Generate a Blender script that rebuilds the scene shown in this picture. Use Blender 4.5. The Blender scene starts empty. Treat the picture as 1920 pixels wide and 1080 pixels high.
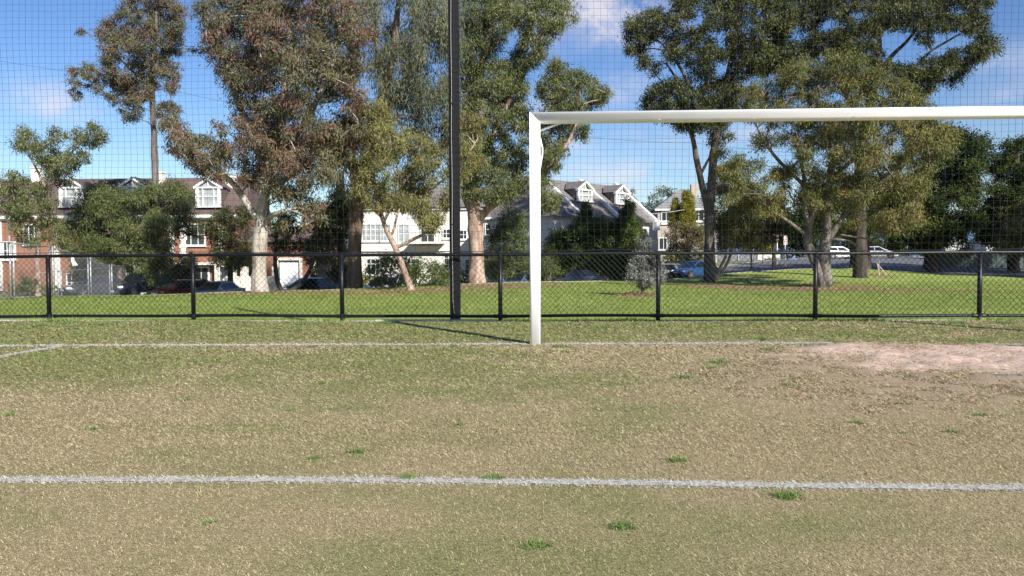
# A football pitch end with goal, fence and park beyond, built object by object.
EXPOSURE = 0.75
SKY_STRENGTH = .082
CLOUD = (6.6, 6.2, 6.5)
LAWN_D, LAWN_M, LAWN_L = (.16, .205, .042), (.25, .305, .07), (.325, .375, .105)
LEAF_GAIN = .82
import bpy, math, random
import numpy as np
from mathutils import Vector, Matrix
random.seed(7)
RNG = np.random.default_rng(11)
scene = bpy.context.scene
COL = scene.collection
R_ = math.radians

# ------------------------------------------------------------------ camera
F = 1480.0; TH = math.atan(54 / F); PSI = math.atan(.0447); ROLL = -.0038; H = .952
def _rx(a): c, s = math.cos(a), math.sin(a); return np.array([[1, 0, 0], [0, c, -s], [0, s, c]])
def _rz(a): c, s = math.cos(a), math.sin(a); return np.array([[c, -s, 0], [s, c, 0], [0, 0, 1]])
RM = _rz(PSI) @ _rx(math.pi / 2 - TH) @ _rz(ROLL)
def ray(px, py): return RM @ np.array([(px - 960) / F, -(py - 540) / F, -1.0])
def at(px, py, Y):
    "the point at distance Y from the goal mouth side, seen at pixel px,py of the photograph"
    d = ray(px, py); return d * (Y / d[1]) + np.array([0, 0, H])
def ground_at(px, py, z=0.0):
    d = ray(px, py); return d * ((z - H) / d[2]) + np.array([0, 0, H])
def colx(px, Y): return float(at(px, 486, Y)[0])

cam_d = bpy.data.cameras.new('camera'); cam = bpy.data.objects.new('camera', cam_d); COL.objects.link(cam)
cam_d.sensor_width = 36; cam_d.lens = 36 * F / 1920; cam_d.clip_end = 5000; cam_d.clip_start = .05
M4 = Matrix([list(r) + [0] for r in RM.tolist()] + [[0, 0, 0, 1]])
cam.matrix_world = Matrix.Translation((0, 0, H)) @ M4
scene.camera = cam
scene.view_settings.view_transform = 'Standard'
try: scene.view_settings.look = 'None'
except Exception: pass
scene.view_settings.gamma = 1; scene.view_settings.use_curve_mapping = False
scene.view_settings.exposure = EXPOSURE

# ------------------------------------------------------------------ light
SUN_EL, SUN_AZ = R_(31.5), math.atan2(.575, -.818)      # azimuth clockwise from +Y
sd = bpy.data.lights.new('sun', 'SUN'); sd.energy = 5.0; sd.angle = R_(.53); sd.color = (1, .965, .90)
sun = bpy.data.objects.new('sun', sd); COL.objects.link(sun)
sv = Vector((math.cos(SUN_EL) * math.sin(SUN_AZ), math.cos(SUN_EL) * math.cos(SUN_AZ), math.sin(SUN_EL)))
sun.rotation_euler = sv.to_track_quat('Z', 'Y').to_euler(); sun.location = (20, -30, 30)

# ------------------------------------------------------------------ node helpers
class NT:
    def __init__(s, tree): s.t = tree; s.n = tree.nodes; s.l = tree.links
    def new(s, typ, **kw):
        n = s.n.new(typ)
        for k, v in kw.items():
            if k.startswith('i_'): n.inputs[k[2:].replace('_', ' ')].default_value = v
            else: setattr(n, k, v)
        return n
    def link(s, a, b): s.l.new(a, b)
    def val(s, x, sock):
        if isinstance(x, (int, float)): sock.default_value = x
        else: s.link(x, sock)
    def math(s, op, a, b=0.0, c=None, clamp=False):
        n = s.n.new('ShaderNodeMath'); n.operation = op; n.use_clamp = clamp
        s.val(a, n.inputs[0]); s.val(b, n.inputs[1])
        if c is not None: s.val(c, n.inputs[2])
        return n.outputs[0]
    def mix(s, fac, a, b, mode='MIX'):
        n = s.n.new('ShaderNodeMix'); n.data_type = 'RGBA'; n.blend_type = mode
        s.val(fac, n.inputs[0])
        for x, sk in ((a, n.inputs[6]), (b, n.inputs[7])):
            if isinstance(x, (tuple, list)): sk.default_value = (*x[:3], 1)
            else: s.link(x, sk)
        return n.outputs[2]
    def noise(s, vec, scale, detail=3, rough=.55, dist=0.0):
        n = s.n.new('ShaderNodeTexNoise'); n.inputs['Scale'].default_value = scale
        n.inputs['Detail'].default_value = detail; n.inputs['Roughness'].default_value = rough
        n.inputs['Distortion'].default_value = dist
        if vec is not None: s.link(vec, n.inputs['Vector'])
        return n.outputs['Fac']
    def ramp(s, fac, stops, interp='LINEAR'):
        n = s.n.new('ShaderNodeValToRGB'); cr = n.color_ramp; cr.interpolation = interp
        while len(cr.elements) < len(stops): cr.elements.new(.5)
        for e, (p, c) in zip(cr.elements, stops):
            e.position = p; e.color = (*c[:3], 1) if isinstance(c, (tuple, list)) else (c, c, c, 1)
        s.link(fac, n.inputs[0]); return n.outputs[0]

def new_mat(name):
    m = bpy.data.materials.new(name); m.use_nodes = True
    nt = NT(m.node_tree); nt.n.clear()
    out = nt.new('ShaderNodeOutputMaterial'); b = nt.new('ShaderNodeBsdfPrincipled')
    nt.link(b.outputs[0], out.inputs[0])
    return m, nt, b, out
def bump(nt, b, h, strength=.4, dist=.02):
    n = nt.new('ShaderNodeBump'); n.inputs['Strength'].default_value = strength; n.inputs['Distance'].default_value = dist
    nt.link(h, n.inputs['Height']); nt.link(n.outputs[0], b.inputs['Normal'])
MATS = {}
def plain(name, col, rough=.6, metal=0.0, var=.15, scale=8, spec=.5, bmp=0.0):
    "a painted or natural surface with some wear in its colour"
    if name in MATS: return MATS[name]
    m, nt, b, o = new_mat(name)
    tc = nt.new('ShaderNodeTexCoord'); n = nt.noise(tc.outputs['Object'], scale, 5, .6)
    d = tuple(c * (1 - var) for c in col); l = tuple(min(1, c * (1 + var)) for c in col)
    c = nt.ramp(n, [(.3, d), (.7, l)]); nt.link(c, b.inputs['Base Color'])
    b.inputs['Roughness'].default_value = rough; b.inputs['Metallic'].default_value = metal
    b.inputs['Specular IOR Level'].default_value = spec
    if bmp: bump(nt, b, nt.noise(tc.outputs['Object'], scale * 4, 4), bmp)
    MATS[name] = m; return m

# ------------------------------------------------------------------ mesh helpers
def tag(o, label=None, cat=None, group=None, kind=None):
    if label: o['label'] = label
    if cat: o['category'] = cat
    if group: o['group'] = group
    if kind: o['kind'] = kind
    return o
def empty(name, loc, label, cat, group=None, rz=0.0):
    o = bpy.data.objects.new(name, None); o.empty_display_size = .3; COL.objects.link(o)
    o.location = [float(v) for v in loc]; o.rotation_euler = (0, 0, rz)
    return tag(o, label, cat, group)
def mesh_obj(name, me, mat, parent=None):
    o = bpy.data.objects.new(name, me); COL.objects.link(o)
    if mat is not None:
        for m in (mat if isinstance(mat, (list, tuple)) else [mat]): me.materials.append(m)
    if parent is not None: o.parent = parent
    return o
def arrays_mesh(name, verts, k, attrs=None):
    "verts: (n*k,3) array, every k verts are one face"
    n = len(verts) // k
    me = bpy.data.meshes.new(name)
    me.vertices.add(n * k); me.vertices.foreach_set('co', np.ascontiguousarray(verts, np.float32).ravel())
    me.loops.add(n * k); me.loops.foreach_set('vertex_index', np.arange(n * k, dtype=np.int32))
    me.polygons.add(n); me.polygons.foreach_set('loop_start', np.arange(0, n * k, k, dtype=np.int32))
    me.polygons.foreach_set('loop_total', np.full(n, k, np.int32))
    for an, av in (attrs or {}).items():
        a = me.attributes.new(an, 'FLOAT', 'POINT'); a.data.foreach_set('value', np.repeat(np.asarray(av, np.float32), k))
    me.update(calc_edges=True); return me
def grid_mesh(name, P, attrs=None, smooth=True):
    "P: (r,c,3)"
    r, c = P.shape[:2]
    idx = np.arange(r * c).reshape(r, c)
    q = np.stack([idx[:-1, :-1], idx[:-1, 1:], idx[1:, 1:], idx[1:, :-1]], -1).reshape(-1, 4)
    me = bpy.data.meshes.new(name)
    me.vertices.add(r * c); me.vertices.foreach_set('co', np.ascontiguousarray(P, np.float32).ravel())
    me.loops.add(q.size); me.loops.foreach_set('vertex_index', q.astype(np.int32).ravel())
    me.polygons.add(len(q)); me.polygons.foreach_set('loop_start', np.arange(0, q.size, 4, dtype=np.int32))
    me.polygons.foreach_set('loop_total', np.full(len(q), 4, np.int32))
    me.polygons.foreach_set('use_smooth', np.full(len(q), smooth, bool))
    for an, av in (attrs or {}).items():
        a = me.attributes.new(an, 'FLOAT', 'POINT'); a.data.foreach_set('value', np.asarray(av, np.float32).ravel())
    me.update(calc_edges=True); return me

def frame(d):
    d = Vector(d).normalized()
    u = d.cross(Vector((0, 0, 1))) if abs(d.z) < .95 else d.cross(Vector((1, 0, 0)))
    u.normalize(); return d, u, u.cross(d)
class MB:
    def __init__(s): s.v = []; s.f = []; s.mi = []
    def add(s, vs, fs, mi=0):
        o = len(s.v); s.v += [tuple(map(float, v)) for v in vs]; s.f += [tuple(i + o for i in f) for f in fs]; s.mi += [mi] * len(fs); return s
    def box(s, c, d, axes=None, bevel=0.0, mi=0):
        "centre, full size, optional (X,Y,Z) axes; bevel chamfers the vertical edges"
        X, Y, Z = axes or (Vector((1, 0, 0)), Vector((0, 1, 0)), Vector((0, 0, 1)))
        c = Vector(c); hx, hy, hz = d[0] / 2, d[1] / 2, d[2] / 2
        if bevel:
            b = min(bevel, hx * .9, hy * .9)
            ring = [(-hx + b, -hy), (hx - b, -hy), (hx, -hy + b), (hx, hy - b), (hx - b, hy), (-hx + b, hy), (-hx, hy - b), (-hx, -hy + b)]
        else: ring = [(-hx, -hy), (hx, -hy), (hx, hy), (-hx, hy)]
        n = len(ring)
        vs = [c + X * a + Y * e - Z * hz for a, e in ring] + [c + X * a + Y * e + Z * hz for a, e in ring]
        fs = [tuple(range(n))[::-1], tuple(range(n, 2 * n))] + [(i, (i + 1) % n, n + (i + 1) % n, n + i) for i in range(n)]
        return s.add(vs, fs, mi)
    def tube(s, path, radii, n=8, cap=True, mi=0):
        P = [Vector(p) for p in path]; m = len(P)
        if isinstance(radii, (int, float)): radii = [radii] * m
        vs = []; prev = None
        for i, p in enumerate(P):
            d = (P[min(i + 1, m - 1)] - P[max(i - 1, 0)])
            if d.length < 1e-7: d = Vector((0, 0, 1))
            d.normalize()
            if prev is None: _, u, w = frame(d)
            else:
                u = prev - d * prev.dot(d)
                if u.length < 1e-4: _, u, w = frame(d)
                u.normalize()
            w = d.cross(u); prev = u
            for k in range(n):
                a = 2 * math.pi * k / n; vs.append(p + (u * math.cos(a) + w * math.sin(a)) * radii[i])
        fs = []
        for i in range(m - 1):
            for k in range(n):
                a = i * n + k; b = i * n + (k + 1) % n; fs.append((a, b, b + n, a + n))
        if cap: fs += [tuple(range(n))[::-1], tuple(range((m - 1) * n, m * n))]
        return s.add(vs, fs, mi)
    def prism(s, poly, ext, mi=0):
        "poly: 3d points of one face; ext: extrusion vector"
        n = len(poly); e = Vector(ext); P = [Vector(p) for p in poly]
        return s.add(P + [p + e for p in P], [tuple(range(n))[::-1], tuple(range(n, 2 * n))] + [(i, (i + 1) % n, n + (i + 1) % n, n + i) for i in range(n)], mi)
    def build(s, name, mat, parent=None, smooth=False, local=False):
        me = bpy.data.meshes.new(name)
        off = Vector((0, 0, 0))
        if parent is not None and not local:
            q = parent
            while q is not None: off += q.location; q = q.parent
        me.from_pydata([(v[0] - off.x, v[1] - off.y, v[2] - off.z) for v in s.v], [], s.f)
        if smooth: me.polygons.foreach_set('use_smooth', np.full(len(me.polygons), True, bool))
        o = mesh_obj(name, me, mat, parent)
        if any(s.mi): me.polygons.foreach_set('material_index', np.array(s.mi, np.int32))
        import bmesh
        bm = bmesh.new(); bm.from_mesh(me); bmesh.ops.recalc_face_normals(bm, faces=bm.faces); bm.to_mesh(me); bm.free()
        me.update(); return o
def copy_tree(o, parent=None):
    c = o.copy(); COL.objects.link(c); c.parent = parent
    for ch in list(o.children): copy_tree(ch, c)
    return c
def vnoise(x, y, scale, seed=0):
    g = np.random.default_rng(seed).random((256, 256)); x = np.asarray(x) * scale; y = np.asarray(y) * scale
    xi = np.floor(x).astype(int); yi = np.floor(y).astype(int); fx = x - xi; fy = y - yi
    fx = fx * fx * (3 - 2 * fx); fy = fy * fy * (3 - 2 * fy)
    a = g[xi % 256, yi % 256]; b = g[(xi + 1) % 256, yi % 256]; c = g[xi % 256, (yi + 1) % 256]; d = g[(xi + 1) % 256, (yi + 1) % 256]
    return (a * (1 - fx) + b * fx) * (1 - fy) + (c * (1 - fx) + d * fx) * fy
def fbm(x, y, scale, seed=0, oc=4):
    t = 0; a = .5; s = 0
    for i in range(oc): t = t + a * vnoise(x, y, scale * 2 ** i, seed + i); s += a; a *= .55
    return t / s
def sstep(a, b, x): t = np.clip((np.asarray(x, float) - a) / (b - a), 0, 1); return t * t * (3 - 2 * t)
def tps(pts):
    P = np.array(pts, float); X = P[:, :2] / 20; z = P[:, 2]; n = len(P)
    def ph(r2): return .5 * r2 * np.log(r2 + 1e-9)
    D = ((X[:, None] - X[None]) ** 2).sum(-1); A = np.zeros((n + 3, n + 3)); A[:n, :n] = ph(D) + np.eye(n) * .004
    A[:n, n] = 1; A[:n, n + 1:] = X; A[n, :n] = 1; A[n + 1:, :n] = X.T
    w = np.linalg.solve(A, np.concatenate([z, [0, 0, 0]]))
    def f(x, y):
        x = np.asarray(x, float) / 20; y = np.asarray(y, float) / 20
        d = (x[..., None] - X[:, 0]) ** 2 + (y[..., None] - X[:, 1]) ** 2
        return ph(d) @ w[:n] + w[n] + w[n + 1] * x + w[n + 2] * y
    return f

# ------------------------------------------------------------------ sky
w = bpy.data.worlds.new('World'); scene.world = w; w.use_nodes = True
nt = NT(w.node_tree); nt.n.clear()
out = nt.new('ShaderNodeOutputWorld'); bg = nt.new('ShaderNodeBackground'); bg.inputs['Strength'].default_value = SKY_STRENGTH
sky = nt.new('ShaderNodeTexSky'); sky.sky_type = 'NISHITA'; sky.sun_disc = False
sky.sun_elevation = SUN_EL; sky.sun_rotation = SUN_AZ; sky.air_density = 1.0; sky.dust_density = .3; sky.ozone_density = 3.2; sky.altitude = 0
hs = nt.new('ShaderNodeHueSaturation'); hs.inputs['Saturation'].default_value = 1.2; hs.inputs['Hue'].default_value = .512; hs.inputs['Value'].default_value = 1.0
nt.link(sky.outputs[0], hs.inputs['Color'])
tc = nt.new('ShaderNodeTexCoord'); D = tc.outputs['Generated']
n1 = nt.noise(D, 22, 6, .6, .3)
total = None
#          px   py   half-width, half-height (px), amount
for px, py, sx, sy, am in [(78, 178, 42, 20, .7), (118, 212, 34, 15, .5), (1075, 15, 120, 42, 1.0), (1180, 45, 60, 34, .6), (1165, 165, 46, 24, .5), (1045, 205, 60, 26, .5),
                           (1085, 272, 42, 24, .5), (1160, 345, 110, 30, .6), (1190, 318, 80, 14, .3), (1270, 255, 90, 18, .3), (1890, 105, 70, 20, .3), (1880, 190, 30, 16, .25),
                           (690, 30, 80, 30, .3), (1620, 330, 120, 40, .3), (2300, 150, 200, 50, .6), (1420, 250, 60, 20, .45)]:
    d = Vector(ray(px, py)).normalized(); r = d.cross(Vector((0, 0, 1))).normalized(); u = r.cross(d)
    def dotv(v):
        n = nt.new('ShaderNodeVectorMath'); n.operation = 'DOT_PRODUCT'; nt.link(D, n.inputs[0]); n.inputs[1].default_value = v; return n.outputs['Value']
    a = nt.math('MULTIPLY', dotv(r), F / sx); b = nt.math('MULTIPLY', dotv(u), F / sy)
    q = nt.math('ADD', nt.math('MULTIPLY', a, a), nt.math('MULTIPLY', b, b))
    g = nt.math('MULTIPLY', nt.math('EXPONENT', nt.math('MULTIPLY', q, -.7)), am)
    g = nt.math('MULTIPLY', g, nt.math('GREATER_THAN', dotv(d), 0))
    total = g if total is None else nt.math('ADD', total, g)
fac = nt.math('MULTIPLY', total, nt.math('MULTIPLY_ADD', nt.math('SUBTRACT', n1, .42), 4.2, .25, clamp=True), clamp=True)
fac = nt.math('MULTIPLY', fac, .8)
col = nt.mix(fac, hs.outputs[0], CLOUD)
nt.link(col, bg.inputs['Color']); nt.link(bg.outputs[0], out.inputs[0])
# ------------------------------------------------------------------ terrain heights
def ctl(px, py, Y): p = at(px, py, Y); return (p[0], p[1], p[2])
def ctz(px, Y, z): return (colx(px, Y), Y, z)
EDGE_PX = [-900, -300, 0, 300, 430, 640, 850, 1000, 1200, 1260, 1340, 1480, 1600, 1740, 1920, 2300, 2900]
EDGE_PY = [560, 558, 557, 553, 548, 543, 533, 528, 526, 523, 515, 505, 504, 512, 521, 530, 535]
EDGE_Y = [36, 36, 36, 38, 40, 43.5, 48, 52, 56, 58, 61, 65, 66, 62, 56, 52, 50]
lawn_pts = [(x, 15, -.5) for x in (-22, -8, 0, 8, 22)] + [(x, 20, -.5) for x in (-25, -8, 4, 25)]
lawn_pts += [ctl(*q) for q in zip(EDGE_PX, EDGE_PY, EDGE_Y)]
lawn_pts += [ctl(*q) for q in [(20, 560, 30), (300, 557, 33), (500, 550, 37), (770, 543, 42), (905, 532, 49), (1205, 553, 32), (1330, 531, 52), (1545, 534, 50), (1648, 516, 58), (300, 577, 24), (1500, 570, 26), (1800, 560, 30)]]
lawn_z = tps(lawn_pts)
road_pts = [(p[0], p[1] + .3, p[2] - .12) for p in [ctl(*q) for q in zip(EDGE_PX, EDGE_PY, EDGE_Y)]]
road_pts += [ctz(*q) for q in [(50, 45, -1.2), (167, 40, -1.0), (240, 50, -1.5), (50, 62, -1.9), (330, 48, -1.8), (403, 50, -1.83), (575, 50, -1.85), (725, 52, -1.7), (965, 57, -1.5), (1085, 61, -1.25),
    (1290, 66, -.74), (1330, 72, -.6), (1400, 85, .1), (1480, 85, .3), (1570, 95, .85), (1650, 95, .85), (1750, 80, .3), (1850, 75, .05), (1920, 62, -.35), (300, 64, -1.95),
    (700, 72, -1.7), (1100, 78, -1.0), (1250, 95, .1), (1900, 95, .8), (700, 100, -1.2), (0, 100, -1.5), (-800, 70, -1.8), (2700, 80, .3), (1300, 110, .6), (2300, 100, 1.0)]]
road_z0 = tps(road_pts)
def edge_Y(px): return np.interp(px, EDGE_PX, EDGE_Y)
def road_z(x, y):
    y = np.asarray(y, float); return road_z0(x, np.minimum(y, 104))
def field_h(x, y): return 0.03 * (fbm(x, y, .35, 5, 3) - .5)
def px_of(x, y): 
    p = RM.T @ np.array([x, y, 0]); return 960 + F * p[0] / -p[2]
def terrain(x, y):
    if y < 12.3: return 0.0
    if y < edge_Y(px_of(x, y)): return float(lawn_h(x, y))
    return float(road_z(x, y))
def lawn_h(x, y):
    z = lawn_z(x, y) + .08 * (fbm(x, y, .22, 9, 3) - .5)
    t = sstep(12.35, 15.2, y); return -.03 * (1 - t) + z * t

# ------------------------------------------------------------------ sports field
def zones(x, y):
    n = fbm(x, y, .8, 21, 4); n2 = fbm(x, y, 3.2, 31, 3); n3 = fbm(x, y, .3, 41, 2)
    front = 1 - sstep(8.7, 9.3, y)
    g = .25 + .50 * (1 - front) + .36 * sstep(4.6, 6.4, y) * (1 - sstep(-1.4, 1.0, x)) - .24 * sstep(.0, 2.2, x) * front + (n - .5) * 1.4 + (n2 - .5) * .8 + (n3 - .5) * .3
    g = np.clip(g, 0, 1)
    wob = (fbm(x, y, 1.3, 51, 4) - .5)
    q = np.sqrt(((x - 4.25) / 1.9) ** 2 + ((y - 7.95) / 1.15) ** 2) + wob * 1.0 + (fbm(x, y, 7, 53, 3) - .5) * .5
    core = 1 - sstep(.6, 1.25, q)
    q2 = np.sqrt(((x - 4.3) / 3.6) ** 2 + ((y - 6.95) / 2.35) ** 2) + wob * 1.0
    ring = 1 - sstep(.35, 1.25, q2)
    return g, core, ring * (1 - core)
ys = np.concatenate([np.linspace(-30, 1.2, 24)[:-1], np.geomspace(1.2, 12.42, 240)])
xs = np.concatenate([np.linspace(-45, -11, 18)[:-1], np.linspace(-11, 11, 420), np.linspace(11, 45, 18)[1:]])
X, Y = np.meshgrid(xs, ys)
g, core, ring = zones(X, Y)
Z = field_h(X, Y) + core * (fbm(X, Y, 5, 61, 3) - .55) * .09 + ring * (fbm(X, Y, 6, 66, 3) - .5) * .05 - .0 * X
m, nt, b, o = new_mat('turf soil'); tc = nt.new('ShaderNodeTexCoord'); P = tc.outputs['Object']
def attr(nt, n):
    a = nt.new('ShaderNodeAttribute'); a.attribute_name = n; return a.outputs['Fac']
fine = nt.noise(P, 70, 4, .7); fine2 = nt.noise(P, 190, 3, .7); mid = nt.noise(P, 18, 4)
straw = nt.ramp(fine2, [(.28, (.12, .09, .052)), (.5, (.33, .265, .14)), (.72, (.54, .445, .26))])
green = nt.ramp(fine, [(.3, (.07, .08, .028)), (.5, (.18, .195, .07)), (.72, (.29, .30, .125))])
gf = nt.math('ADD', nt.math('MULTIPLY', attr(nt, 'green'), 1.0), nt.math('MULTIPLY', nt.math('SUBTRACT', mid, .5), 1.1), clamp=True)
c = nt.mix(gf, straw, green)
dry = nt.ramp(fine, [(.3, (.24, .165, .12)), (.55, (.42, .305, .23)), (.75, (.55, .42, .33))])
pale = nt.ramp(mid, [(.3, (.39, .265, .20)), (.55, (.60, .445, .35)), (.75, (.72, .57, .465))])
c = nt.mix(nt.math('MULTIPLY', attr(nt, 'ring'), .7), c, dry); c = nt.mix(attr(nt, 'core'), c, pale)
nt.link(c, b.inputs['Base Color']); b.inputs['Roughness'].default_value = .95; b.inputs['Specular IOR Level'].default_value = .1
bump(nt, b, nt.math('ADD', fine, nt.math('MULTIPLY', fine2, .5)), .7, .02)
mesh_obj('sports_field', grid_mesh('sports_field', np.stack([X, Y, Z], -1), dict(green=g, core=core, ring=ring)), m)['kind'] = 'structure'
FIELD_Z = lambda x, y: field_h(x, y)

# blades -------------------------------------------------------------
def blade_mat(name, stops, rough=.6, transl=.25):
    m, nt, b, o = new_mat(name); a = attr(nt, 'tint'); c = nt.ramp(a, stops)
    nt.link(c, b.inputs['Base Color']); b.inputs['Roughness'].default_value = rough; b.inputs['Specular IOR Level'].default_value = .25
    t = nt.new('ShaderNodeBsdfTranslucent'); nt.link(c, t.inputs['Color'])
    mx = nt.new('ShaderNodeMixShader'); mx.inputs[0].default_value = transl
    nt.link(b.outputs[0], mx.inputs[1]); nt.link(t.outputs[0], mx.inputs[2]); nt.link(mx.outputs[0], o.inputs[0]); return m
TURF = blade_mat('dry turf blades', [(0, (.10, .075, .045)), (.12, (.28, .22, .125)), (.3, (.54, .43, .255)), (.46, (.72, .60, .385)), (.5, (.17, .185, .06)), (.7, (.30, .31, .11)), (.86, (.43, .43, .18)), (.9, (.085, .155, .034)), (1, (.145, .255, .05))])
PAINT = blade_mat('painted turf blades', [(0, (.12, .12, .08)), (.3, (.36, .355, .31)), (.6, (.50, .485, .44)), (1, (.67, .655, .61))], .8, .1)
def blades(name, x, y, z, ln, wd, hmin, hmax, tint):
    n = len(x); a = RNG.uniform(0, 2 * np.pi, n); h = ln * RNG.uniform(hmin, hmax, n); r = np.sqrt(np.maximum(ln ** 2 - h ** 2, 1e-8))
    dx, dy = np.cos(a) * r, np.sin(a) * r; px_, py_ = -np.sin(a) * wd / 2, np.cos(a) * wd / 2
    # a few blades stand across the line of sight, so give width a vertical share too
    v = np.empty((n, 3, 3)); v[:, 0] = np.stack([x + px_, y + py_, z], 1); v[:, 1] = np.stack([x - px_, y - py_, z + wd * .3], 1); v[:, 2] = np.stack([x + dx, y + dy, z + h], 1)
    return arrays_mesh(name, v.reshape(-1, 3), 3, dict(tint=tint))
def scatter(n, y0, y1, spread=.78, margin=2.2):
    y = y0 * (y1 / y0) ** RNG.random(n); x = -.045 * y + RNG.uniform(-1, 1, n) * (spread * y + margin); return x, y
# marked lines: polylines on the field with half width
def gp(*pp): return [ground_at(*q)[:2] for q in pp]
goal_line_pts = gp((-500, 653), (0, 650.5), (122, 649), (480, 648), (960, 645), (1250, 644), (1560, 643.5))
area_pts = gp((-300, 897), (0, 899), (960, 906), (1920, 916)) + [np.array([12.6, 3.29])]
side_pts = [(-5.385, 8.56), (-5.40, 7.53), (-5.43, 3.3)]
right_pts = gp((1835, 646), (1900, 647), (2300, 650)); frag_pts = gp((1868, 702), (1960, 703))
LINES = [('goal_line', goal_line_pts, .06), ('goal_area_line', area_pts, .047), ('goal_area_side_line', side_pts, .055), ('goal_line', right_pts, .02), ('goal_area_line', frag_pts, .012)]
def dist_poly(x, y, pts):
    d = np.full(np.shape(x), 1e9)
    for (ax, ay), (bx, by) in zip(pts[:-1], pts[1:]):
        L2 = (bx - ax) ** 2 + (by - ay) ** 2; t = np.clip(((x - ax) * (bx - ax) + (y - ay) * (by - ay)) / L2, 0, 1)
        d = np.minimum(d, np.hypot(x - ax - t * (bx - ax), y - ay - t * (by - ay)))
    return d
x, y = scatter(1150000, 1.8, 12.25); xn, yn = scatter(650000, 1.8, 4.6); x = np.concatenate([x, xn]); y = np.concatenate([y, yn])
g, core, ring = zones(x, y)
keep = RNG.random(len(x)) > np.clip(core * .9 + ring * .28, 0, 1)
for _, pts, hw in LINES: keep &= (dist_poly(x, y, pts) > hw * .9) | (RNG.random(len(x)) < (.8 if hw < .05 else .15))
x, y, g, ring = x[keep], y[keep], g[keep], ring[keep]; n = len(x)
isg = RNG.random(n) < np.clip(g * 1.05 - .05, .04, .93)
tint = np.where(isg, np.where(RNG.random(n) < .2, RNG.uniform(0, .12, n), RNG.uniform(.5, .88, n)), np.clip(RNG.beta(.85, .85, n) * .47 - ring * .05, 0, .47))
sc = np.maximum(1, y / 3.0)
near = np.clip((y - 2) / 4, 0, 1); ln = RNG.uniform(.008, .021, n) * (1 + .25 * near) * sc ** .6; wd = RNG.uniform(.0020, .0038, n) * (1 + .2 * near) * sc
k2 = 1800; cx_ = RNG.uniform(.8, 8, k2); cy_ = RNG.uniform(5.2, 9.0, k2); _, c2, r2 = zones(cx_, cy_); kp2 = RNG.random(k2) < np.clip(c2 * .22 + r2 * .5, 0, 1) * (fbm(cx_, cy_, 2.4, 111, 3) > .46); cx_, cy_ = cx_[kp2], cy_[kp2]; k2 = len(cx_)
x = np.concatenate([x, cx_]); y = np.concatenate([y, cy_]); ln = np.concatenate([ln, RNG.uniform(.02, .07, k2)]); wd = np.concatenate([wd, RNG.uniform(.008, .022, k2)]); tint = np.concatenate([tint, RNG.uniform(0, .10, k2)])
o = mesh_obj('grass', blades('grass', x, y, FIELD_Z(x, y) - .003, ln, wd, .05, .55, tint), TURF)
tag(o, 'short dry straw and green turf covering the pitch', 'grass', kind='stuff')
# brighter weeds and tufts
tuft_px = [(1478, 932, 1.3), (1270, 866, 1.0), (670, 850, 1.0), (590, 862, .7), (1168, 990, 1.0), (1008, 1026, .9), (765, 900, .9), (925, 900, 1.0), (172, 806, .8), (18, 780, .9), (862, 796, .7), (548, 770, .7), (602, 720, .8),
    (390, 985, .5), (1608, 793, .8), (1838, 777, .8), (1696, 757, .7), (1690, 812, .6), (1785, 810, .7), (1350, 680, 1.2), (1285, 708, 1.0), (1330, 690, .9), (1440, 655, .8), (1560, 640, .8), (1660, 632, .9), (1840, 640, .9), (1480, 722, .8),
    (1420, 636, 1.0), (1500, 622, 1.0), (1590, 628, .9), (1680, 615, 1.1), (1760, 626, 1.0), (1790, 608, 1.2), (1880, 607, 1.3), (1050, 650, 1.0), (1060, 660, .8), (870, 664, .7), (1010, 604, 1.2), (1180, 602, 1.4), (720, 606, 1.4), (800, 607, 1.0),
    (860, 606, 1.0), (100, 604, 1.6), (190, 610, 1.3), (75, 612, 1.0), (130, 608, 1.2), (45, 618, .9), (280, 612, .8), (350, 622, .8), (380, 606, .9), (300, 628, .8), (150, 628, .8), (145, 634, .7), (560, 608, 1.0), (540, 616, .8), (680, 618, .8), (660, 628, .8), (940, 612, .9), (1130, 614, 1.0),
    (1240, 612, .9), (1320, 616, .8), (760, 620, .8), (890, 632, .8), (980, 628, .9), (130, 648, .7), (275, 650, .7), (80, 668, .8), (220, 664, .7), (450, 664, .6), (510, 690, .6), (700, 700, .6), (450, 720, .5), (350, 752, .6)]
tx, ty, tl, tw, tt = [], [], [], [], []
for px, py, s in tuft_px:
    p = ground_at(px, py); r = .026 * s * max(1, p[1] / 4.5); k = int(150 * s)
    tx.append(p[0] + RNG.normal(0, r, k)); ty.append(p[1] + RNG.normal(0, r * .8, k)); scl = max(1, p[1] / 5)
    tl.append(RNG.uniform(.018, .042, k) * s * scl ** .5); tw.append(RNG.uniform(.003, .006, k) * scl); tt.append(np.clip(RNG.normal(.94, .05, k), .8, 1))
x, y = scatter(150, 3, 12); 
for i in range(150):
    k = RNG.integers(14, 50); s = RNG.uniform(.4, .9); r = .04 * max(1, y[i] / 6)
    tx.append(x[i] + RNG.normal(0, r, k)); ty.append(y[i] + RNG.normal(0, r, k)); scl = max(1, y[i] / 5)
    tl.append(RNG.uniform(.02, .045, k) * s * scl ** .5); tw.append(RNG.uniform(.003, .005, k) * scl); tt.append(np.clip(RNG.normal(.86, .06, k), .62, 1))
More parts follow.
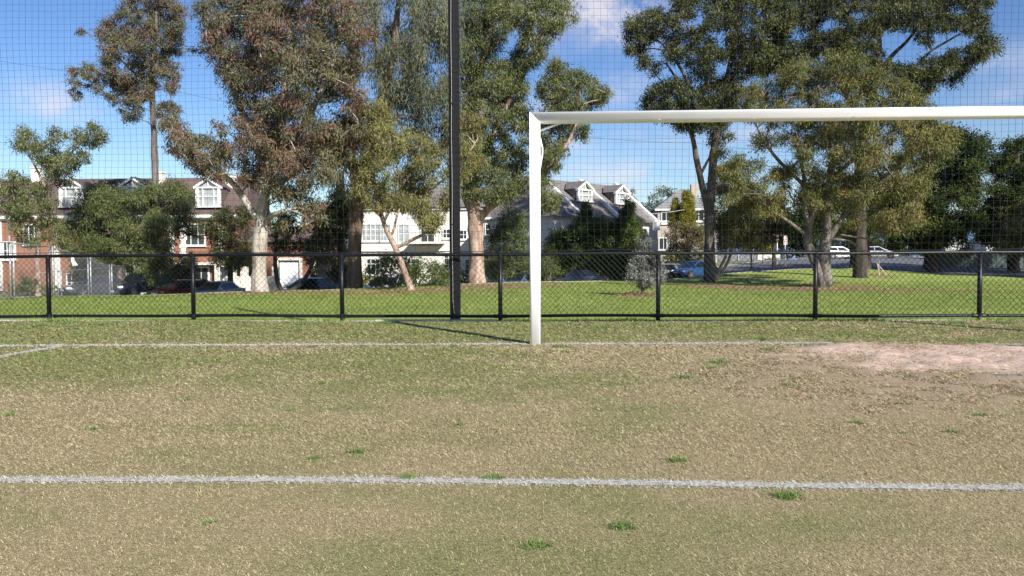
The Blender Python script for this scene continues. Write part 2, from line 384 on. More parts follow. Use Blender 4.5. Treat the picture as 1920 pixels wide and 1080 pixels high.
# taller rank grass along the foot of the fence
k = 9000; fx = RNG.uniform(-13, 13, k); dens = fbm(fx, fx * 0, .9, 77, 3); kp = RNG.random(k) < sstep(.42, .62, dens)
fx = fx[kp]; k = len(fx); tx.append(fx); ty.append(12.12 + RNG.normal(0, .09, k)); tl.append(RNG.uniform(.04, .11, k)); tw.append(RNG.uniform(.006, .012, k)); tt.append(np.clip(RNG.normal(.9, .08, k), .6, 1))
tx, ty, tl, tw, tt = map(np.concatenate, (tx, ty, tl, tw, tt))
kp = ty < 12.3; tx, ty, tl, tw, tt = tx[kp], ty[kp], tl[kp], tw[kp], tt[kp]
o = mesh_obj('weeds', blades('weeds', tx, ty, FIELD_Z(tx, ty) - .003, tl, tw, .35, .95, tt), TURF)
tag(o, 'bright green weed tufts dotted over the pitch and along the fence', 'weeds', kind='stuff')
# painted lines
m, nt, b, o = new_mat('worn line paint'); tc = nt.new('ShaderNodeTexCoord')
c = nt.ramp(nt.noise(tc.outputs['Object'], 60, 4, .7), [(.38, (.20, .17, .11)), (.5, (.37, .35, .29)), (.68, (.58, .57, .53))]); nt.link(c, b.inputs['Base Color']); b.inputs['Roughness'].default_value = .95
bump(nt, b, nt.noise(tc.outputs['Object'], 120, 3), .6, .01); LPAINT = m
for name, pts, hw in LINES:
    L = [Vector((*p, 0)) for p in pts]; path = []
    for a, e in zip(L[:-1], L[1:]):
        k = max(2, int((e - a).length / .03)); path += [a.lerp(e, i / k) for i in range(k)]
    path.append(L[-1]); A = np.array(path)[:, :2]; d = np.gradient(A, axis=0); d /= np.linalg.norm(d, axis=1)[:, None]; nrm = np.stack([-d[:, 1], d[:, 0]], 1); k = len(A)
    wl = hw * (.55 + .4 * RNG.random(k)); wr = hw * (.55 + .4 * RNG.random(k)); off = (fbm(A[:, 0], A[:, 1], 1.2, 88, 3) - .5) * .02
    l = A + nrm * (off + wl)[:, None]; r_ = A + nrm * (off - wr)[:, None]
    mk = lambda q: np.concatenate([q, (FIELD_Z(q[:, 0], q[:, 1]) + .004)[:, None]], 1)
    root = mesh_obj(name, grid_mesh(name, np.stack([mk(r_), mk(A), mk(l)], 1)), LPAINT); root['kind'] = 'structure'
    Ln = float(np.linalg.norm(np.diff(A, axis=0), axis=1).sum()); ymean = A[:, 1].mean(); k = int(min(Ln * (3400 if ymean < 5 else 2200), 42000)); scl = max(1, ymean / 4.2)
    i = RNG.integers(0, len(A), k); q = A[i] + nrm[i] * (off[i] + hw * np.clip(RNG.uniform(-1.08, 1.08, k) + RNG.normal(0, .16, k), -1.6, 1.6))[:, None] + d[i] * RNG.uniform(-.015, .015, k)[:, None]
    wear = fbm(q[:, 0], q[:, 1], 1.6, 99, 3); kp = RNG.random(k) < sstep(.25, .45, wear) * .9 + .1; q = q[kp]; k = len(q)
    me = blades(name, q[:, 0], q[:, 1], FIELD_Z(q[:, 0], q[:, 1]), RNG.uniform(.010, .024, k) * scl ** .7, RNG.uniform(.0025, .0045, k) * scl, .1, .6, np.clip(RNG.beta(1.5, 1.0, k), 0, 1))
    mesh_obj('painted_blades', me, PAINT, root)

# ------------------------------------------------------------------ lawn beyond the fence
cpx = np.concatenate([np.linspace(-900, -150, 26)[:-1], np.arange(-150, 2071, 9), np.linspace(2070, 2900, 26)[1:]])
tt_ = np.concatenate([np.linspace(0, .12, 26)[:-1], np.linspace(.12, 1, 110)])
Pl = np.zeros((len(tt_), len(cpx), 3))
for j, px in enumerate(cpx):
    yy = 12.40 + tt_ * (edge_Y(px) - 12.40); xx = np.array([colx(px, v) for v in yy]); Pl[:, j, 0] = xx; Pl[:, j, 1] = yy
Pl[..., 2] = lawn_h(Pl[..., 0], Pl[..., 1])
PATCH = []   # bare and mulched ground: x, y, rx, ry, amount
for px, py, Yd, rx, ry, am in [(560, 550, 37, 2.6, 1.8, .7), (690, 550, 37, 3.2, 3.2, .85), (800, 546, 39.5, 3.2, 4.0, .85), (905, 538, 44.5, 3.6, 4.6, .9), (990, 537, 46, 2.6, 4.0, .8), (480, 549, 37, 1.8, 2.0, .7), (1340, 536, 47.5, 2.6, 4.5, .8), (1430, 540, 44, 3.6, 4.0, 1),
                               (1520, 543, 42.5, 3.8, 4.2, 1), (1640, 547, 41, 4.2, 2.6, .8), (1740, 548, 41, 3.0, 1.5, .55), (1560, 533, 49, 2.2, 4, .7), (1195, 553, 32, 1.0, 1.5, 1.0), (1648, 516, 58, 1.2, 3.0, .8), (20, 562, 29, 2, .5, .5)]:
    p = at(px, py, Yd); PATCH.append((p[0], p[1], rx, ry, am))
def lawn_dirt(x, y):
    t = np.zeros(np.shape(x)); wob = (fbm(x, y, .9, 71, 4) - .5)
    for cx, cy, rx, ry, am in PATCH: t = np.maximum(t, am * (1 - sstep(.5, 1.15, np.sqrt(((x - cx) / rx) ** 2 + ((y - cy) / ry) ** 2) + wob * .9)))
    return t
m, nt, b, o = new_mat('park lawn'); tc = nt.new('ShaderNodeTexCoord'); P = tc.outputs['Object']
n1 = nt.noise(P, .55, 5, .6); n2 = nt.noise(P, 9, 5, .7); n3 = nt.noise(P, 60, 3, .7)
mixn = nt.math('ADD', nt.math('MULTIPLY', n1, .5), nt.math('ADD', nt.math('MULTIPLY', n2, .3), nt.math('MULTIPLY', n3, .2)))
c = nt.ramp(mixn, [(.34, LAWN_D), (.5, LAWN_M), (.66, LAWN_L)])
br = nt.ramp(nt.noise(P, 14, 5, .7), [(.3, (.12, .07, .045)), (.5, (.24, .15, .09)), (.7, (.36, .25, .16))])
c = nt.mix(nt.math('MULTIPLY', attr(nt, 'dirt'), nt.math('MULTIPLY_ADD', n2, 1.5, .25, clamp=True)), c, br)
nt.link(c, b.inputs['Base Color']); b.inputs['Roughness'].default_value = .9; b.inputs['Specular IOR Level'].default_value = .15
bump(nt, b, nt.math('ADD', n2, n3), .3, .03)
mesh_obj('lawn', grid_mesh('lawn', Pl, dict(dirt=lawn_dirt(Pl[..., 0], Pl[..., 1]))), m)['kind'] = 'structure'
k = 150000; y = 12.6 * (52 / 12.6) ** RNG.random(k); x = -.045 * y + RNG.uniform(-1, 1, k) * (.72 * y + 1)
dd = lawn_dirt(x, y); pxs = 960 + F * (x + PSI * y) / y; kp = (RNG.random(k) > dd * .9) & (y < edge_Y(pxs) - .1); x, y = x[kp], y[kp]; k = len(x); scl = np.maximum(1, y / 9)
LAWNB = blade_mat('lawn blades', [(0, LAWN_D), (.5, LAWN_M), (1, LAWN_L)], .6, .5)
o = mesh_obj('grass', blades('lawn_grass', x, y, lawn_h(x, y) - .004, RNG.uniform(.03, .06, k) * scl ** .5, RNG.uniform(.006, .01, k) * scl, .3, .9, np.clip(RNG.normal(.5, .25, k), 0, 1)), LAWNB)
tag(o, 'mown bright green grass of the park beyond the fence', 'grass', kind='stuff')
# mulch chips on the sapling ring
cx, cy = PATCH[12][:2]; k = 1500; a = RNG.uniform(0, 6.28, k); r = np.sqrt(RNG.random(k)); x = cx + np.cos(a) * r * .85; y = cy + np.sin(a) * r * 1.3
MULCH = blade_mat('wood chips', [(0, (.16, .08, .05)), (.5, (.36, .20, .13)), (1, (.58, .40, .28))], .9, 0)
o = mesh_obj('mulch', blades('mulch', x, y, lawn_h(x, y) + RNG.uniform(.0, .2, k) * (1 - r), RNG.uniform(.06, .13, k), RNG.uniform(.02, .05, k), .0, .4, RNG.random(k)), MULCH)
tag(o, 'ring of reddish wood chips around the silver sapling', 'mulch', kind='stuff')

# ------------------------------------------------------------------ road and the ground behind it
ROAD_FAR_PX = [-900, 0, 440, 900, 1200, 1300, 1400, 1500, 1600, 1700, 1800, 2000, 2900]
ROAD_FAR_Y = [56, 57, 57, 64, 72, 80, 90, 100, 103, 103, 90, 78, 78]
def polar(name, f0, f1, rows, mat, dz=0.0, zf=road_z, cols=None):
    C = np.arange(-900, 2901, 25) if cols is None else cols; t = np.linspace(0, 1, rows); Pq = np.zeros((rows, len(C), 3))
    for j, px in enumerate(C):
        yy = f0(px) + (f1(px) - f0(px)) * t; Pq[:, j, 0] = [colx(px, v) for v in yy]; Pq[:, j, 1] = yy
    Pq[..., 2] = zf(Pq[..., 0], Pq[..., 1]) + dz
    o = mesh_obj(name, grid_mesh(name, Pq), mat); o['kind'] = 'structure'; return o
m, nt, b, o = new_mat('asphalt'); tc = nt.new('ShaderNodeTexCoord'); P = tc.outputs['Object']
c = nt.ramp(nt.math('ADD', nt.math('MULTIPLY', nt.noise(P, .3, 5, .6), .6), nt.math('MULTIPLY', nt.noise(P, 25, 3), .4)), [(.3, (.07, .07, .075)), (.7, (.17, .17, .175))])
nt.link(c, b.inputs['Base Color']); b.inputs['Roughness'].default_value = .85; ASPH = m
ffar = lambda px: float(np.interp(px, ROAD_FAR_PX, ROAD_FAR_Y))
polar('road', lambda px: float(edge_Y(px)) + .15, ffar, 60, ASPH)
CONC = plain('kerb concrete', (.42, .40, .37), .85, var=.2, scale=3)
def lz(x, y): return lawn_h(x, y)
# kerb along the lawn edge, a real step
kc = np.arange(-900, 2901, 20); rows = []
for px in kc:
    e = float(edge_Y(px)); pts = []
    for dy, dz in ((-.02, -.02), (0, .015), (.14, .015), (.15, -.16), (.16, -.35)): pts.append((colx(px, e), e + dy, float(lawn_h(colx(px, e), e)) + dz))
    rows.append(pts)
mesh_obj('kerb', grid_mesh('kerb', np.array(rows), smooth=False), CONC)['kind'] = 'structure'
FOOT = plain('footpath concrete', (.36, .345, .32), .9, var=.18, scale=1.2)
polar('footpath', lambda px: ffar(px) + .02, lambda px: ffar(px) + 3.2, 8, FOOT, .03)
GRND = plain('verge ground', (.13, .14, .065), .95, var=.4, scale=.7)
polar('ground', lambda px: ffar(px) + 3.1, lambda px: 900, 50, GRND, -.01)
VERGE = GRND
big = MB(); big.box((0, 400, -3.2), (3000, 2400, .4)); big.build('ground', GRND)['kind'] = 'structure'
hill = []
for i in range(61):
    a = -1.0 + 2.0 * i / 60; hill.append([(1600 * math.sin(a), 1600 * math.cos(a), -5), (1650 * math.sin(a), 1650 * math.cos(a), 34 + 60 * float(fbm(i * .9, 3.0, .2, 3, 4)) * (1.2 if a > .05 else .5)), (2000 * math.sin(a), 2000 * math.cos(a), -5)])
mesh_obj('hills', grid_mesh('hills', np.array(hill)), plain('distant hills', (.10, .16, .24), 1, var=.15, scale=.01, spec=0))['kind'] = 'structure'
# ------------------------------------------------------------------ goal
WHITE = plain('goal white paint', (.88, .88, .89), .28, var=.04, scale=5, spec=.5)
GY = 8.832
gl = at(1004, 645, GY)[0]; gr = gl + 7.44
goal = empty('football_goal', ((gl + gr) / 2, GY, 0), 'white full size metal football goal standing on the worn pitch in front of the fence', 'football goal')
rr = .0615; ztop = 2.578
def sec(a):
    c_, s_2 = math.cos(a), math.sin(a); e_ = 2 / 4.6; return (math.copysign(abs(c_) ** e_, c_), math.copysign(abs(s_2) ** e_, s_2))
def post(x, inner):
    b = MB(); n = 40; vs = []
    zt = lambda dx: ztop - rr + (-dx if inner > 0 else dx)       # mitre: the outer side reaches the top
    for k in range(n):
        c_, s_2 = sec(2 * math.pi * k / n); vs.append((x + rr * c_, GY + rr * 1.15 * s_2, -.02))
    for k in range(n):
        c_, s_2 = sec(2 * math.pi * k / n); dx = rr * c_; vs.append((x + dx, GY + rr * 1.15 * s_2, zt(dx)))
    b.add(vs, [tuple(range(n))[::-1], tuple(range(n, 2 * n))] + [(k, (k + 1) % n, n + (k + 1) % n, n + k) for k in range(n)])
    o = b.build('post', WHITE, goal, smooth=False)
    for p in o.data.polygons: p.use_smooth = len(p.vertices) == 4
    return o
p0 = post(gl, 1); p1 = post(gr, -1)
b = MB(); n = 40; vs = []
for s, x in ((1, gl), (-1, gr)):
    for k in range(n):
        c_, s_2 = sec(2 * math.pi * k / n); dz = rr * s_2; vs.append((x - s * dz, GY + rr * 1.15 * c_, ztop - rr + dz))
b.add(vs, [tuple(range(n))[::-1], tuple(range(n, 2 * n))] + [(k, (k + 1) % n, n + (k + 1) % n, n + k) for k in range(n)])
o = b.build('crossbar', WHITE, goal)
for p in o.data.polygons: p.use_smooth = len(p.vertices) == 4
for x, s in ((gl, 1), (gr, -1)):
    MB().tube([(x + s * rr * .3, GY + .06, ztop - .205), (x + s * .30, GY + .07, ztop - .105)], .011, 8).build('corner_strut', WHITE, goal, True)
TAPE = plain('white net strap', (.8, .8, .8), .6)
MB().tube([(gl + .062, GY + .02, 2.30), (gl + .070, GY + .02, 2.25), (gl + .084, GY + .02, 2.19), (gl + .083, GY + .02, 2.12), (gl + .068, GY + .02, 2.03), (gl + .060, GY + .02, 1.96)], [.006, .008, .009, .009, .008, .006], 6).build('net_strap', TAPE, p0, True)
SCUFF = plain('scuffs on paint', (.30, .29, .28), .8, var=.4)
for px, py in ((1235, 226), (1412, 224), (1596, 221), (1738, 208)):
    p = at(px, py, GY); zc = ztop - rr; dz = max(-.055, min(.05, p[2] - zc)); y = GY - rr * 1.15 * max(0, 1 - abs(dz / rr) ** 4.6) ** (1 / 4.6) - .0015
    MB().box((p[0], y, zc + dz), (.035, .002, .008)).build('scuff', SCUFF, bpy.data.objects['crossbar'])

# ------------------------------------------------------------------ black chain link fence
def black(name, base, rough):
    m, nt, b, o = new_mat(name); tc = nt.new('ShaderNodeTexCoord')
    c = nt.ramp(nt.noise(tc.outputs['Object'], 30, 5, .7), [(.35, base), (.68, tuple(v * 1.6 for v in base)), (.8, (.03, .03, .03))]); nt.link(c, b.inputs['Base Color']); b.inputs['Roughness'].default_value = rough; b.inputs['Specular IOR Level'].default_value = .28; return m
BLK = black('black powder coat', (.005, .005, .006), .42); WIRE = black('black vinyl wire', (.005, .0055, .0055), .36)
FY = 12.21
post_x = [float(at(px, 540, FY)[0]) for px in (91, 362, 641, 938, 1234, 1529, 1837)]
sp = 2.47
while post_x[0] > -15: post_x.insert(0, post_x[0] - sp)
while post_x[-1] < 15: post_x.append(post_x[-1] + sp)
x0, x1 = post_x[0], post_x[-1]
fence = empty('chain_link_fence', (0, FY, 0), 'low black chain link fence with pipe rails running along the end of the pitch', 'fence')
ZT, ZB = 1.03, .075
def wob(x): return .006 * math.sin(x * .9) + .004 * math.sin(x * 2.3)
def rail(name, z, r):
    xs_ = np.arange(x0, x1 + .1, .35); return MB().tube([(x, FY, z + wob(x)) for x in xs_], r, 12).build(name, BLK, fence, True)
rail('top_rail', ZT, .025); rail('bottom_rail', ZB, .024)
for x in post_x:
    f = field_h(x, FY)
    po = MB().tube([(x, FY + .002, f - .05), (x, FY + .002, ZT - .012)], .034, 14).build('post', BLK, fence, True)
    b = MB()
    for s in (-1, 1):
        b.tube([(x + s * .036, FY, ZB + wob(x)), (x + s * .10, FY, ZB + wob(x))], .030, 12)
        b.tube([(x + s * .115, FY - .024, ZB + .01), (x + s * .115, FY - .042, ZB + .01)], .009, 6)
    b.tube([(x, FY, ZB - .03), (x, FY, ZB + .035)], .040, 14); b.build('rail_bracket', BLK, po, False); b = MB()
    b.tube([(x, FY + .001, ZT - .05), (x, FY + .001, ZT + .004)], .037, 14); b.tube([(x, FY - .03, ZT + .0), (x, FY - .052, ZT + .0)], .009, 6)
    b.build('rail_bracket', BLK, po, False)
def tri_prism(b, p, q, r):
    d, u, w_ = frame(Vector(q) - Vector(p)); vs = []
    for e in (p, q):
        for k in range(4): a = math.pi / 2 * k + .6; vs.append(Vector(e) + (u * math.cos(a) + w_ * math.sin(a)) * r)
    b.add(vs, [(k, (k + 1) % 4, 4 + (k + 1) % 4, 4 + k) for k in range(4)])
pitch = .086
for xa, xb in zip(post_x[:-1], post_x[1:]):
    b = MB(); hgt = ZT - ZB; sl = 1.04     # rise per run
    run = hgt / sl; k0 = int((xa - run) / pitch) - 1; k1 = int(xb / pitch) + 2
    for s in (1, -1):
        for k in range(k0, k1 + int(run / pitch) + 2):
            xs0 = k * pitch; segs = []
            # line x = xs0 + t*run*s , z = ZB + t*hgt, with a slight weave in depth
            ta, tb = 0.0, 1.0
            lo, hi = ((xa - xs0) / run, (xb - xs0) / run) if s > 0 else ((xs0 - xb) / run, (xs0 - xa) / run)
            ta = max(ta, lo); tb = min(tb, hi)
            if tb - ta < .01: continue
            J = 3; pr = None
            for i in range(J + 1):
                t = ta + (tb - ta) * i / J; x = xs0 + s * t * run
                jx = .006 * math.sin(k * 1.7 + i * 2.1) if 0 < i < J else 0
                bow = .010 * math.sin(math.pi * (x - xa) / (xb - xa)) * math.sin(k * .37)
                p = (x + jx, FY - .028 + s * .002 + bow, ZB + t * hgt + .012 * math.sin(x * 1.9) * math.sin(math.pi * t))
                if pr: tri_prism(b, pr, p, .0029)
                pr = p
    # knuckled ends that stand just above the top rail
    for k in range(int(xa / pitch), int(xb / pitch)):
        x = k * pitch + pitch * .5; tri_prism(b, (x - .012, FY - .027, ZT + .018), (x, FY - .022, ZT + .034 + .004 * math.sin(k * 3.1)), .0024); tri_prism(b, (x, FY - .022, ZT + .034), (x + .012, FY - .027, ZT + .018), .0024)
    b.build('mesh_panel', WIRE, fence)
# mowing strip under the fence, half grown over
b = MB(); x = -15.0; rs = np.random.default_rng(5)
while x < 15:
    ln = rs.uniform(.5, 1.5); z = .012 + rs.uniform(-.012, .006); b.box((x + ln / 2, FY - .02, z - .05), (ln - .015, .15, .1)); x += ln
b.build('mowing_strip', CONC)['kind'] = 'structure'

# ------------------------------------------------------------------ net pole and ball stop net
PX = float(at(854, 600, 12.36)[0]); PYY = 12.37; PTOP = 8.3
polem = empty('net_pole', (PX, PYY, -.15), 'tall black steel pole rising behind the fence with a rope up its face', 'pole')
MAST = black('black mast paint', (.0022, .0022, .0028), .7); MAST2 = black('dark mast channel', (.0025, .0025, .003), .7)
MB().box((PX + .022, PYY, PTOP / 2 - .1), (.112, .11, PTOP + .2), bevel=.012).build('mast', MAST, polem)
MB().box((PX - .060, PYY + .018, PTOP / 2 - .1), (.050, .075, PTOP + .2)).build('side_channel', MAST2, polem)
CAB = plain('pale rope', (.34, .33, .31), .7, var=.35, scale=60)
rope = [(PX - .034 + .003 * math.sin(i * .8), PYY - .066, .12 + i * .2) for i in range(41)]
rope[0] = (PX - .012, PYY - .068, .10)
MB().tube(rope, .0045, 6).build('halyard_rope', CAB, polem, True)
GALV = plain('galvanised steel', (.42, .43, .43), .5, .6, var=.2, scale=12)
MB().tube([(PX - .035, PYY - .07, 1.50), (PX - .01, PYY - .075, 1.50)], .008, 6).build('rope_cleat', MAST2, polem); MB().tube([(PX - .035, PYY - .07, 3.38), (PX - .005, PYY - .075, 3.36)], .009, 6).build('rope_cleat', MAST2, polem)
NETM = black('black net twine', (.012, .012, .02), .7)
net = empty('ball_stop_net', (0, 12.30, 1.05), 'high fine black square mesh ball stop net hanging above the fence', 'net')
b = MB(); sq = .1035; nx = np.arange(-15, 15, sq); nz = np.arange(1.08, PTOP, sq)
def npt(x, z):
    g_ = float(z - 1.08); return (x + .007 * math.sin(z * 2.1 + x * .6) + .003 * math.sin(z * 5.3 + x * 3.7), 12.30 + .05 * math.sin(x * .7 + .5) * math.sin(math.pi * g_ / 7.3) + .012 * math.sin(z * 3 + x), z + .012 * math.sin(x * .8 + z * .5) + .003 * math.sin(x * 5.1 + z * 2.7))
NX = [[npt(x, z) for z in nz] for x in nx]
for i in range(len(nx)):
    for j in range(0, len(nz) - 1, 1): 
        tri_prism(b, NX[i][j], NX[i][j + 1], .0018)
        if i + 1 < len(nx): tri_prism(b, NX[i][j], NX[i + 1][j], .0018)
b.build('net_mesh', NETM, net)
MB().tube([npt(x, 1.075) for x in np.arange(-15, 15, .5)], .004, 5).build('bottom_rope', NETM, net, True)
MB().tube([npt(x, PTOP - .05) for x in np.arange(-15, 15, .5)], .006, 5).build('top_rope', NETM, net, True)

# ------------------------------------------------------------------ galvanised court fence at the left
court = empty('court_fence', (colx(96, 33), 33, terrain(colx(96, 33), 33)), 'tall galvanised court fence of pipes and wire mesh at the left edge of the park', 'fence')
CF = [(-150, 26.0), (-60, 27.4), (22, 29), (96, 33), (167, 40), (207, 49), (240, 55)]
pts = [(colx(px, Yc), Yc) for px, Yc in CF]
def cz(i): x, y = pts[i]; return terrain(x, y)
for i, (x, y) in enumerate(pts):
    z = cz(i)
    for dx in ((-.07, .07) if i in (2, 3, 4, 5) else (0,)): MB().tube([(x + dx, y, z - .1), (x + dx, y, z + (2.42 if dx < 0 and i == 2 else 2.2))], .034, 8).build('post', GALV, court, True)
for i in range(len(pts) - 1):
    (xa, ya), (xb, yb) = pts[i], pts[i + 1]; za, zb = cz(i), cz(i + 1)
    for zz in (2.15, .06): MB().tube([(xa, ya, za + zz), (xb, yb, zb + zz)], .022, 6).build('rail', GALV, court, True)
    b = MB(); L = math.hypot(xb - xa, yb - ya); step = .16
    def cp(u, v): return (xa + (xb - xa) * u / L, ya + (yb - ya) * u / L, za + (zb - za) * u / L + .06 + v)
    for k in range(int(-2.1 / step), int((L + 2.1) / step)):
        u = k * step
        for s in (1, -1):
            lo, hi = (max(0, -u), min(2.1, L - u)) if s > 0 else (max(0, u - L), min(2.1, u))
            if hi - lo > .05: tri_prism(b, cp(u + s * lo, lo), cp(u + s * hi, hi), .0019)
    b.build('wire_mesh', GALV, court)
for (pa, ya_, pb, yb_) in ((96, 33.5, 207, 51), (111, 43, 111, 43.01)):
    za, zb = terrain(colx(pa, ya_), ya_), terrain(colx(pb, yb_), yb_)
    if pa != pb: MB().tube([at(70, 512, 38), at(207, 501, 50)], .02, 6).build('rail', GALV, court, True)
    else:
        for q in (108, 114): MB().tube([(colx(q, 43), 43, za - .1), (colx(q, 43), 43, za + 1.75)], .03, 6).build('post', GALV, court, True)
p = at(138, 491, 41.2); sgn = empty('notice_sheet', p, 'small white sheet hanging crooked on the court fence', 'sign')
q = [at(132, 478, 41.2), at(136, 476, 41.2), at(140, 488, 41.2), at(146, 497, 41.2), at(137, 499, 41.2), at(134, 492, 41.2)]
MB().prism(q, (0, .012, 0)).build('sheet', plain('white card', (.8, .8, .8), .6, var=.03), sgn)

# ------------------------------------------------------------------ houses
def brick_mat(name, c1, c2, mortar, sc=1.0):
    m, nt, b, o = new_mat(name); tc = nt.new('ShaderNodeTexCoord'); mp = nt.new('ShaderNodeMapping'); nt.link(tc.outputs['Object'], mp.inputs[0]); mp.inputs['Rotation'].default_value = (R_(90), 0, 0)
    br = nt.new('ShaderNodeTexBrick'); nt.link(mp.outputs[0], br.inputs['Vector']); br.inputs['Scale'].default_value = 4.2 * sc
    br.inputs['Color1'].default_value = (*c1, 1); br.inputs['Color2'].default_value = (*c2, 1); br.inputs['Mortar'].default_value = (*mortar, 1); br.inputs['Mortar Size'].default_value = .012
    n = nt.noise(tc.outputs['Object'], 1.3, 5); c = nt.mix(nt.math('MULTIPLY', n, .5), br.outputs[0], tuple(v * .55 for v in c1)); nt.link(c, b.inputs['Base Color']); b.inputs['Roughness'].default_value = .9; return m
def tile_mat(name, col, axis_z=True):
    m, nt, b, o = new_mat(name); tc = nt.new('ShaderNodeTexCoord'); sx = nt.new('ShaderNodeSeparateXYZ'); nt.link(tc.outputs['Object'], sx.inputs[0])
    z = nt.math('FRACT', nt.math('MULTIPLY', sx.outputs[2], 4.2)); course = nt.math('LESS_THAN', z, .16)
    n = nt.noise(tc.outputs['Object'], 2.5, 5, .7); n2 = nt.noise(tc.outputs['Object'], 16, 3, .7)
    c = nt.ramp(nt.math('ADD', nt.math('MULTIPLY', n, .6), nt.math('MULTIPLY', n2, .4)), [(.32, tuple(v * .66 for v in col)), (.68, tuple(v * 1.3 for v in col))])
    c = nt.mix(nt.math('MULTIPLY', course, .55), c, tuple(v * .4 for v in col)); nt.link(c, b.inputs['Base Color']); b.inputs['Roughness'].default_value = .85
    bump(nt, b, z, .6, .04); return m
BRICK = brick_mat('red brick', (.32, .135, .08), (.24, .095, .058), (.32, .25, .19))
TILE = tile_mat('brown roof tiles', (.125, .085, .075)); TILEG = tile_mat('grey roof tiles', (.17, .152, .142)); TILEB = tile_mat('pale grey roof tiles', (.21, .205, .20))
TRIM = plain('white house trim', (.76, .75, .71), .6, var=.06); CREAM = plain('cream render', (.70, .66, .56), .85, var=.08, scale=1.5); CREAM2 = plain('off white render', (.67, .64, .57), .85, var=.07, scale=1.5)
BEIGE = plain('beige render', (.36, .31, .26), .9, var=.1, scale=1.2)
m, nt, b, o = new_mat('window glass'); b.inputs['Base Color'].default_value = (.03, .035, .04, 1); b.inputs['Roughness'].default_value = .06; b.inputs['Specular IOR Level'].default_value = .8; GLASS = m
CURT = plain('glass with pale blind', (.30, .32, .32), .15, var=.25, scale=3, spec=.8)
XV, YV, ZV = Vector((1, 0, 0)), Vector((0, 1, 0)), Vector((0, 0, 1))
def window(parent, c, wd, ht, X=XV, N=-YV, cols=2, rows=2, fr=.09, mat=None, glass=None):
    "c: centre of the opening on the wall plane; X: along wall, N: outward"
    c = Vector(c); b = MB(); ax = (X, -N, ZV); dp = .14
    for s in (-1, 1):
        b.box(c + X * s * (wd / 2 - fr / 2) + N * .03, (fr, dp, ht), ax); b.box(c + ZV * s * (ht / 2 - fr / 2) + N * .031, (wd - 2 * fr, dp, fr), ax)
    for i in range(1, cols): b.box(c + X * (-wd / 2 + wd * i / cols) + N * .02, (.05, dp * .8, ht - 2 * fr), ax)
    for i in range(1, rows): b.box(c + ZV * (-ht / 2 + ht * i / rows) + N * .022, (wd - 2 * fr, dp * .7, .045), ax)
    f = b.build('window', mat or TRIM, parent)
    MB().box(c - N * .0, (wd - fr, .05, ht - fr), ax).build('pane', glass or GLASS, f)
    MB().box(c + N * .06 - ZV * (ht / 2 + .05), (wd + .16, .26, .09), ax).build('sill', mat or TRIM, f)
    return f
def gable_dormer(parent, base, wd, ht, ped, depth, X, N, roofm, wallm=None, over=.14, glassw=None):
    "base: middle of the sill line on the front plane; N: outward; a white framed front with pediment and a roof running back"
    base = Vector(base); ax = (X, -N, ZV); b = MB(); e = wd / 2
    for s in (-1, 1): b.box(base + X * s * (e - .09) + ZV * ht / 2, (.2, .2, ht), ax)
    b.box(base + ZV * .04 + N * .03, (wd + .2, .28, .12), ax)
    b.box(base + ZV * (ht - .02) + N * .02, (wd - .4, .2, .14), ax)
    pk = base + ZV * (ht + ped)
    for s in (-1, 1):     # raking cornice
        a = base + X * s * (e + over) + ZV * (ht - .03); dirv = (pk + ZV * .04 - a); L = dirv.length; dn = dirv.normalized(); up = dn.cross(-N) if dn.cross(-N).z > 0 else N.cross(dn)
        b.box(a + dirv * .5 + N * .06, (L, .3, .17), (dn, -N, up.normalized()))
    b.box(base + ZV * (ht - .06) + X * (e + over - .12) + N * .05, (.28, .28, .14), ax); b.box(base + ZV * (ht - .06) - X * (e + over - .12) + N * .05, (.28, .28, .14), ax)
    fr = b.build('dormer', TRIM, parent)
    b = MB(); w2 = wd - .4
    for q in (-.5 * w2 + .03, -.27 * w2, .27 * w2, .5 * w2 - .03): b.box(base + X * q + ZV * (ht * .5), (.075, .14, ht - .1), ax)
    b.box(base + ZV * ht * .52, (w2, .1, .06), ax); b.box(base + ZV * (ht + ped * .4), (.06, .12, ped * .75), ax)
    b.build('window_frame', TRIM, fr)
    MB().box(base + ZV * ht * .5 - N * .08, (w2, .04, ht - .08), ax).prism([base - X * (e - .2) + ZV * ht - N * .1, base + X * (e - .2) + ZV * ht - N * .1, pk - ZV * .18 - N * .1], -N * .04).build('pane', glassw or CURT, fr)
    wv = []
    for s in (-1, 1):
        q = base + X * s * (e - .04); b2 = MB(); b2.prism([q + ZV * .02 - N * .1, q + ZV * ht - N * .1, q + ZV * ht - N * depth], X * (-s) * .1); b2.build('cheek', wallm or roofm, fr)
    b = MB()
    for s in (-1, 1):
        a = base + X * s * (e + over) + ZV * (ht + .03); p = pk + ZV * .1
        b.prism([a + N * .16, p + N * .16, p - N * (depth * (1 + ped / ht * 1.0)), a - N * (depth * 1.0)], Vector((0, 0, .07)))
    b.build('dormer_roof', roofm, fr); return fr

